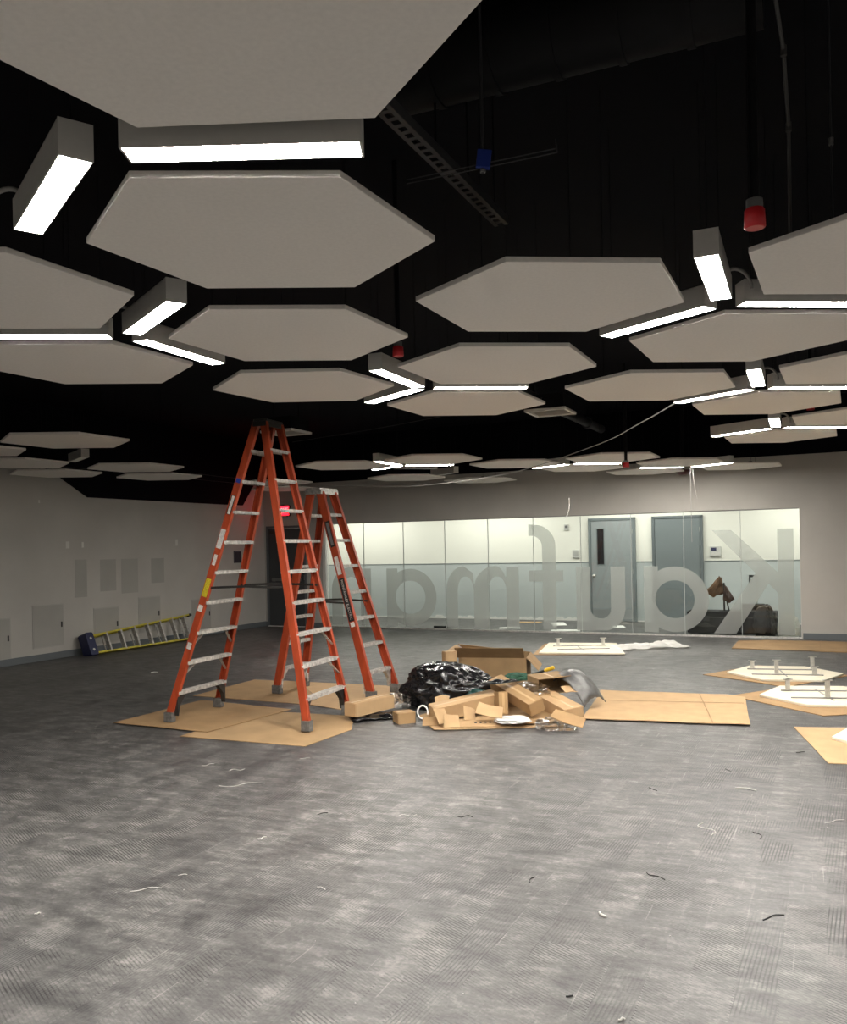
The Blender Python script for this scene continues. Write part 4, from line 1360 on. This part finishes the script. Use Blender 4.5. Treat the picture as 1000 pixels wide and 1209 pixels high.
# threaded rod with blue tape and the thin wire tray
R0 = dep(570, 205, 3.35)
rod = ceil_thing('hanging_rod', 'threaded rod wrapped in blue tape hanging down from the black ceiling', 'rod', loc=R0)
MB().tube([(0, 0, 0), (0, 0, DECK - R0.z)], .0065, 8).build('rod_shaft', mat('rod_grey', (.07, .07, .075), .4, .5), rod)
MB().box((-.030, -.012, .020), (.026, .012, .092), R3((0, 0, 0), 0, .12)).build('tape', BLUE_TAPE, rod, .004)
MB().tube([(0, 0, .004), (0, 0, .016)], .012, 6).build('nut', STEEL, rod)
a, b, c_ = dep(480, 217, 3.42), dep(658, 180, 3.28), dep(656, 164, 3.28)
tr = ceil_thing('wire_bracket', 'thin dark wire bracket crossing the hanging rod by the blue tape', 'bracket', loc=a)
for off in (0, .016):
    MB().tube([(0, 0, off), (b - a) + Vector((0, 0, off))], .0022, 5).build('wire', mat('rod_grey', (.07, .07, .075), .4, .5), tr)
MB().tube([(b - a), (c_ - a)], .0022, 5).build('hook', mat('rod_grey', (.07, .07, .075), .4, .5), tr)

# conduits and rods upper right
a, b = dep(915, -5, 3.0), dep(933, 275, 3.9)
o = ceil_thing('conduit', 'thin conduit dropping beside the red capped head in the upper right', 'conduit', loc=a)
m1 = dep(925, 60, 3.15); m2 = dep(931, 150, 3.45)
MB().tube([(0, 0, 0), m1 - a, m2 - a, b - a], .0075, 8).build('conduit_run', mat('conduit_grey', (.05, .049, .047), .5), o)
for q in (m1, m2):
    MB().tube([q - a - Vector((0, 0, .018)), q - a + Vector((0, 0, .018))], .012, 8).build('coupling', mat('conduit_grey', (.05, .049, .047), .5), o)
a = dep(983, 258, 3.5)
o = ceil_thing('hanging_rod', 'thin dark rod at the upper right photo edge above the panel', 'rod', loc=a)
MB().tube([(0, 0, 0), (0, 0, DECK - a.z)], .004, 6).build('rod_shaft', mat('rod_grey', (.07, .07, .075), .4, .5), o)
MB().tube([(0, 0, .30), (0, 0, .33)], .010, 6).build('nut', STEEL, o)


# sprinkler heads with red shipping caps
def sprinkler(lab, px, y, r, h, name='sprinkler_head'):
    p = dep(*px, y)
    o = ceil_thing(name, lab, 'sprinkler', 'red capped sprinkler heads', p)
    MB().tube([(0, 0, -h / 2), (0, 0, -h / 2 + .004), (0, 0, h * .42), (0, 0, h * .5)], [r * .85, r, r * .93, r * .8], 16).build('cap', RED, o)
    MB().tube([(0, 0, h * .5), (0, 0, h * .95)], r * .78, 14).build('escutcheon', mat('head_grey', (.16, .16, .155), .5, .3), o)
    MB().tube([(0, 0, h * .95), (0, 0, DECK - p.z)], r * .45, 10).build('drop_pipe', BLACK_GEAR, o)
    return o


sprinkler('red capped sprinkler head in the upper right, the nearest one', (891, 258), 2.95, .036, .068)
sprinkler('red capped sprinkler head by the middle V of lamps', (470, 415), 5.2, .034, .062)
sprinkler('tiny red capped sprinkler head between the far lamps', (739, 549), 11.2, .045, .06)
sprinkler('tiny red capped sprinkler head behind the second right lamp group', (957, 482), 8.15, .036, .035)
p = dep(806, 557, 14.6)
o = ceil_thing('alarm_dome', 'small dark red alarm dome below the far lamps over the corridor doors', 'alarm', loc=p)
bm_ = MB().tube([(0, 0, -.06), (0, 0, -.055), (0, 0, -.03), (0, 0, 0), (0, 0, .03)], [.01, .06, .11, .13, .13], 18).build('dome', mat('alarm_red', (.07, .012, .012), .4), o)
MB().tube([(0, 0, .03), (0, 0, DECK - p.z)], .03, 10).build('stem', BLACK_GEAR, o)


# square air vents
def vent(lab, px, z, s, rz):
    p = fl(*px, z)
    o = thing('air_vent', lab, 'vent', TR(p.x, p.y, z, rz), 'square air vents')
    h = s / 2
    MB().box((-h, -h, 0), (h, -h + .035, .03)).box((-h, h - .035, 0), (h, h, .03)).box((-h, -h + .035, 0), (-h + .035, h - .035, .03)).box((h - .035, -h + .035, 0), (h, h - .035, .03)).build('vent_frame', WHITE, o, .003)
    for k in range(7):
        y = -h + .06 + (s - .12) * k / 6
        MB().box((-h + .035, -.016, -.002), (h - .035, .016, .002), R3((0, y, .018), math.radians(28))).build('louvre', LAMP_BODY, o)
    MB().box((-h + .03, -h + .03, .03), (h - .03, h - .03, .20)).build('plenum', BLACK_GEAR, o)
    for sx in (-1, 1):
        MB().tube([(sx * h * .8, 0, .20), (sx * h * .8, 0, DECK - z)], .005, 6).build('hanger_rod', BLACK_GEAR, o)


vent('white framed square air vent right of the middle panels', (650, 488), 3.22, .50, math.radians(-25))
vent('white framed square air vent just right of the tall ladder top', (338, 512), 3.22, .50, math.radians(-25))

# cables
def catenary(pts, r, name, label, m):
    P = [Vector(p) for p in pts]
    out = []
    for i in range(len(P) - 1):
        p0, p1, p2, p3 = P[max(i - 1, 0)], P[i], P[i + 1], P[min(i + 2, len(P) - 1)]
        for k in range(8):
            t = k / 8
            out.append(.5 * ((2 * p1) + (-p0 + p2) * t + (2 * p0 - 5 * p1 + 4 * p2 - p3) * t * t + (-p0 + 3 * p1 - 3 * p2 + p3) * t ** 3))
    out.append(P[-1])
    o = MB().tube([q - out[0] for q in out], r, 6).build(name, m)
    o.location = out[0]
    tag(o, label, 'cable')
    return o


catenary([dep(797, 476, 5.6), dep(755, 500, 6.9), dep(700, 527, 8.8), dep(600, 559, 11.8), dep(500, 573, 13.6), dep(430, 574, 14.6), dep(350, 572, 15.6)], .0045, 'slack_cable',
         'long slack grey cable sagging from the second right lamp group to the far left', CABLE)
catenary([dep(345, 522, 11.0), dep(450, 505, 9.6), dep(560, 484, 8.2), dep(640, 470, 7.2)], .003, 'slack_cable', 'faint thin dark cable above the far lamps behind the ladder top', mat('dim_cable', (.06, .06, .06), .6))
catenary([dep(224, 558, 13.4), dep(262, 563, 12.6), dep(300, 566, 12.0), dep(352, 571, 12.5)], .004, 'slack_cable', 'thin cable passing behind the tall ladder to the left back cluster', mat('dim_cable', (.06, .06, .06), .6))
for lab, pts in (('longer pale wire hanging down in front of the glass head', [(815, 553), (815.5, 575), (816, 600), (817, 640)]),
                 ('shorter pale curled wire hanging beside the longer one', [(818, 553), (819, 567), (821, 580), (823, 589)]),
                 ('pale wire end poking up over the glass middle', [(672, 588), (672, 600), (669, 609), (666, 613)])):
    catenary([dep(x, y, 13.3) for x, y in pts], .0045, 'hanging_wire', lab, CABLE)

# ---------------------------------------------------------------- wire scraps on the floor
BK = LABEL_K
WT = WHITE
SC = [
    (868, 931, 893, 934, WT, .006, 'white cable end on the floor below the large flattened box, the longest white one'),
    (830, 972, 839, 987, WT, .004, 'curled white wire scrap below the white cable end'),
    (889, 983, 897, 991, BK, .004, 'short black wire scrap right of the curled white one'),
    (763, 1030, 785, 1039, BK, .004, 'black wire scrap in the middle right of the bare floor'),
    (708, 1078, 716, 1084, WT, .009, 'stubby white plastic piece in the middle of the near floor'),
    (901, 1087, 926, 1081, BK, .005, 'black wire loop at the right of the near floor'),
    (626, 1043, 632, 1036, BK, .004, 'tiny black wire twist left of centre right floor'),
    (668, 1177, 676, 1176, BK, .005, 'tiny black piece on the nearest floor'),
    (540, 964, 558, 965, BK, .003, 'straight black wire scrap in mid floor below the pile'),
    (766, 930, 776, 934, BK, .003, 'small black wire scrap below the flattened box, left one'),
    (856, 908, 863, 911, BK, .003, 'small black wire scrap below the flattened box corner'),
    (940, 889, 950, 888, BK, .004, 'black wire scrap beside the nearest right cardboard'),
    (974, 972, 997, 968, WT, .003, 'thin white wire scrap at the right photo edge'),
    (258, 928, 313, 925, WT, .003, 'long thin white wire on the floor below the ladder cardboard'),
    (238, 904, 253, 902, WT, .003, 'short white wire scrap below the ladder cardboard, left of the loop'),
    (271, 910, 289, 908, WT, .003, 'white wire loop scrap below the ladder cardboard'),
    (354, 896, 366, 895, WT, .003, 'white wire scrap just below the front cardboard tip'),
    (153, 1053, 191, 1049, WT, .003, 'long thin white wire on the left of the near floor'),
    (41, 1080, 48, 1079, WT, .006, 'small white chip at the far left of the near floor'),
    (210, 1034, 221, 1033, WT, .003, 'pale wire twist above the long thin wire on the left'),
    (374, 1048, 384, 1051, WT, .004, 'pale scrape of plaster in the left middle floor'),
    (304, 991, 315, 989, WT, .005, 'small white plastic chip in the left middle floor'),
    (470, 964, 492, 962, WT, .0025, 'thin pale wire in mid floor left of the straight black wire'),
    (178, 795, 186, 794, WT, .012, 'small white scrap on the floor left of the tall ladder'),
    (375, 962, 387, 960, BK, .003, 'dark wire scrap in the left middle floor'),
    (730, 1206, 738, 1205, WT, .007, 'white chip at the bottom photo edge'),
]
for k, (x0, y0, x1, y1, m, r, lab) in enumerate(SC):
    a, b = fl(x0, y0), fl(x1, y1)
    r *= .6
    d = b - a; n = Vector((-d.y, d.x, 0))
    rnd = random.Random(k)
    c1, c2 = rnd.uniform(-.25, .25), rnd.uniform(-.25, .25)
    pts = [Vector((0, 0, r)), d * .3 + n * c1 + Vector((0, 0, r)), d * .65 + n * c2 + Vector((0, 0, r * 1.6)), d + Vector((0, 0, r))]
    dense = []
    for i in range(3):
        p0, p1, p2, p3 = pts[max(i - 1, 0)], pts[i], pts[i + 1], pts[min(i + 2, 3)]
        for q in range(5):
            t = q / 5
            dense.append(.5 * ((2 * p1) + (-p0 + p2) * t + (2 * p0 - 5 * p1 + 4 * p2 - p3) * t * t + (-p0 + 3 * p1 - 3 * p2 + p3) * t ** 3))
    dense.append(pts[-1])
    o = MB().tube(dense, r, 6).build('wire_scrap', m if m is BK else mat('scrap_white', (.52, .51, .48), .6))
    o.location = a
    tag(o, lab, 'scrap', 'wire scraps on the floor')
# plaster crumbs nobody would count
cr = MB()
rnd = random.Random(11)
for k in range(260):
    x, y = rnd.uniform(-4.5, 4.5), rnd.uniform(3.0, 13)
    if abs(x) > y * .55:
        continue
    s_ = rnd.uniform(.0012, .0035)
    cr.box((x - s_, y - s_, 0), (x + s_, y + s_ * .6, s_ * .8))
o = cr.build('plaster_crumbs', mat('crumb_grey', (.42, .41, .39), .9))
tag(o, 'tiny pale plaster crumbs scattered over the bare floor', 'crumbs', kind='stuff')
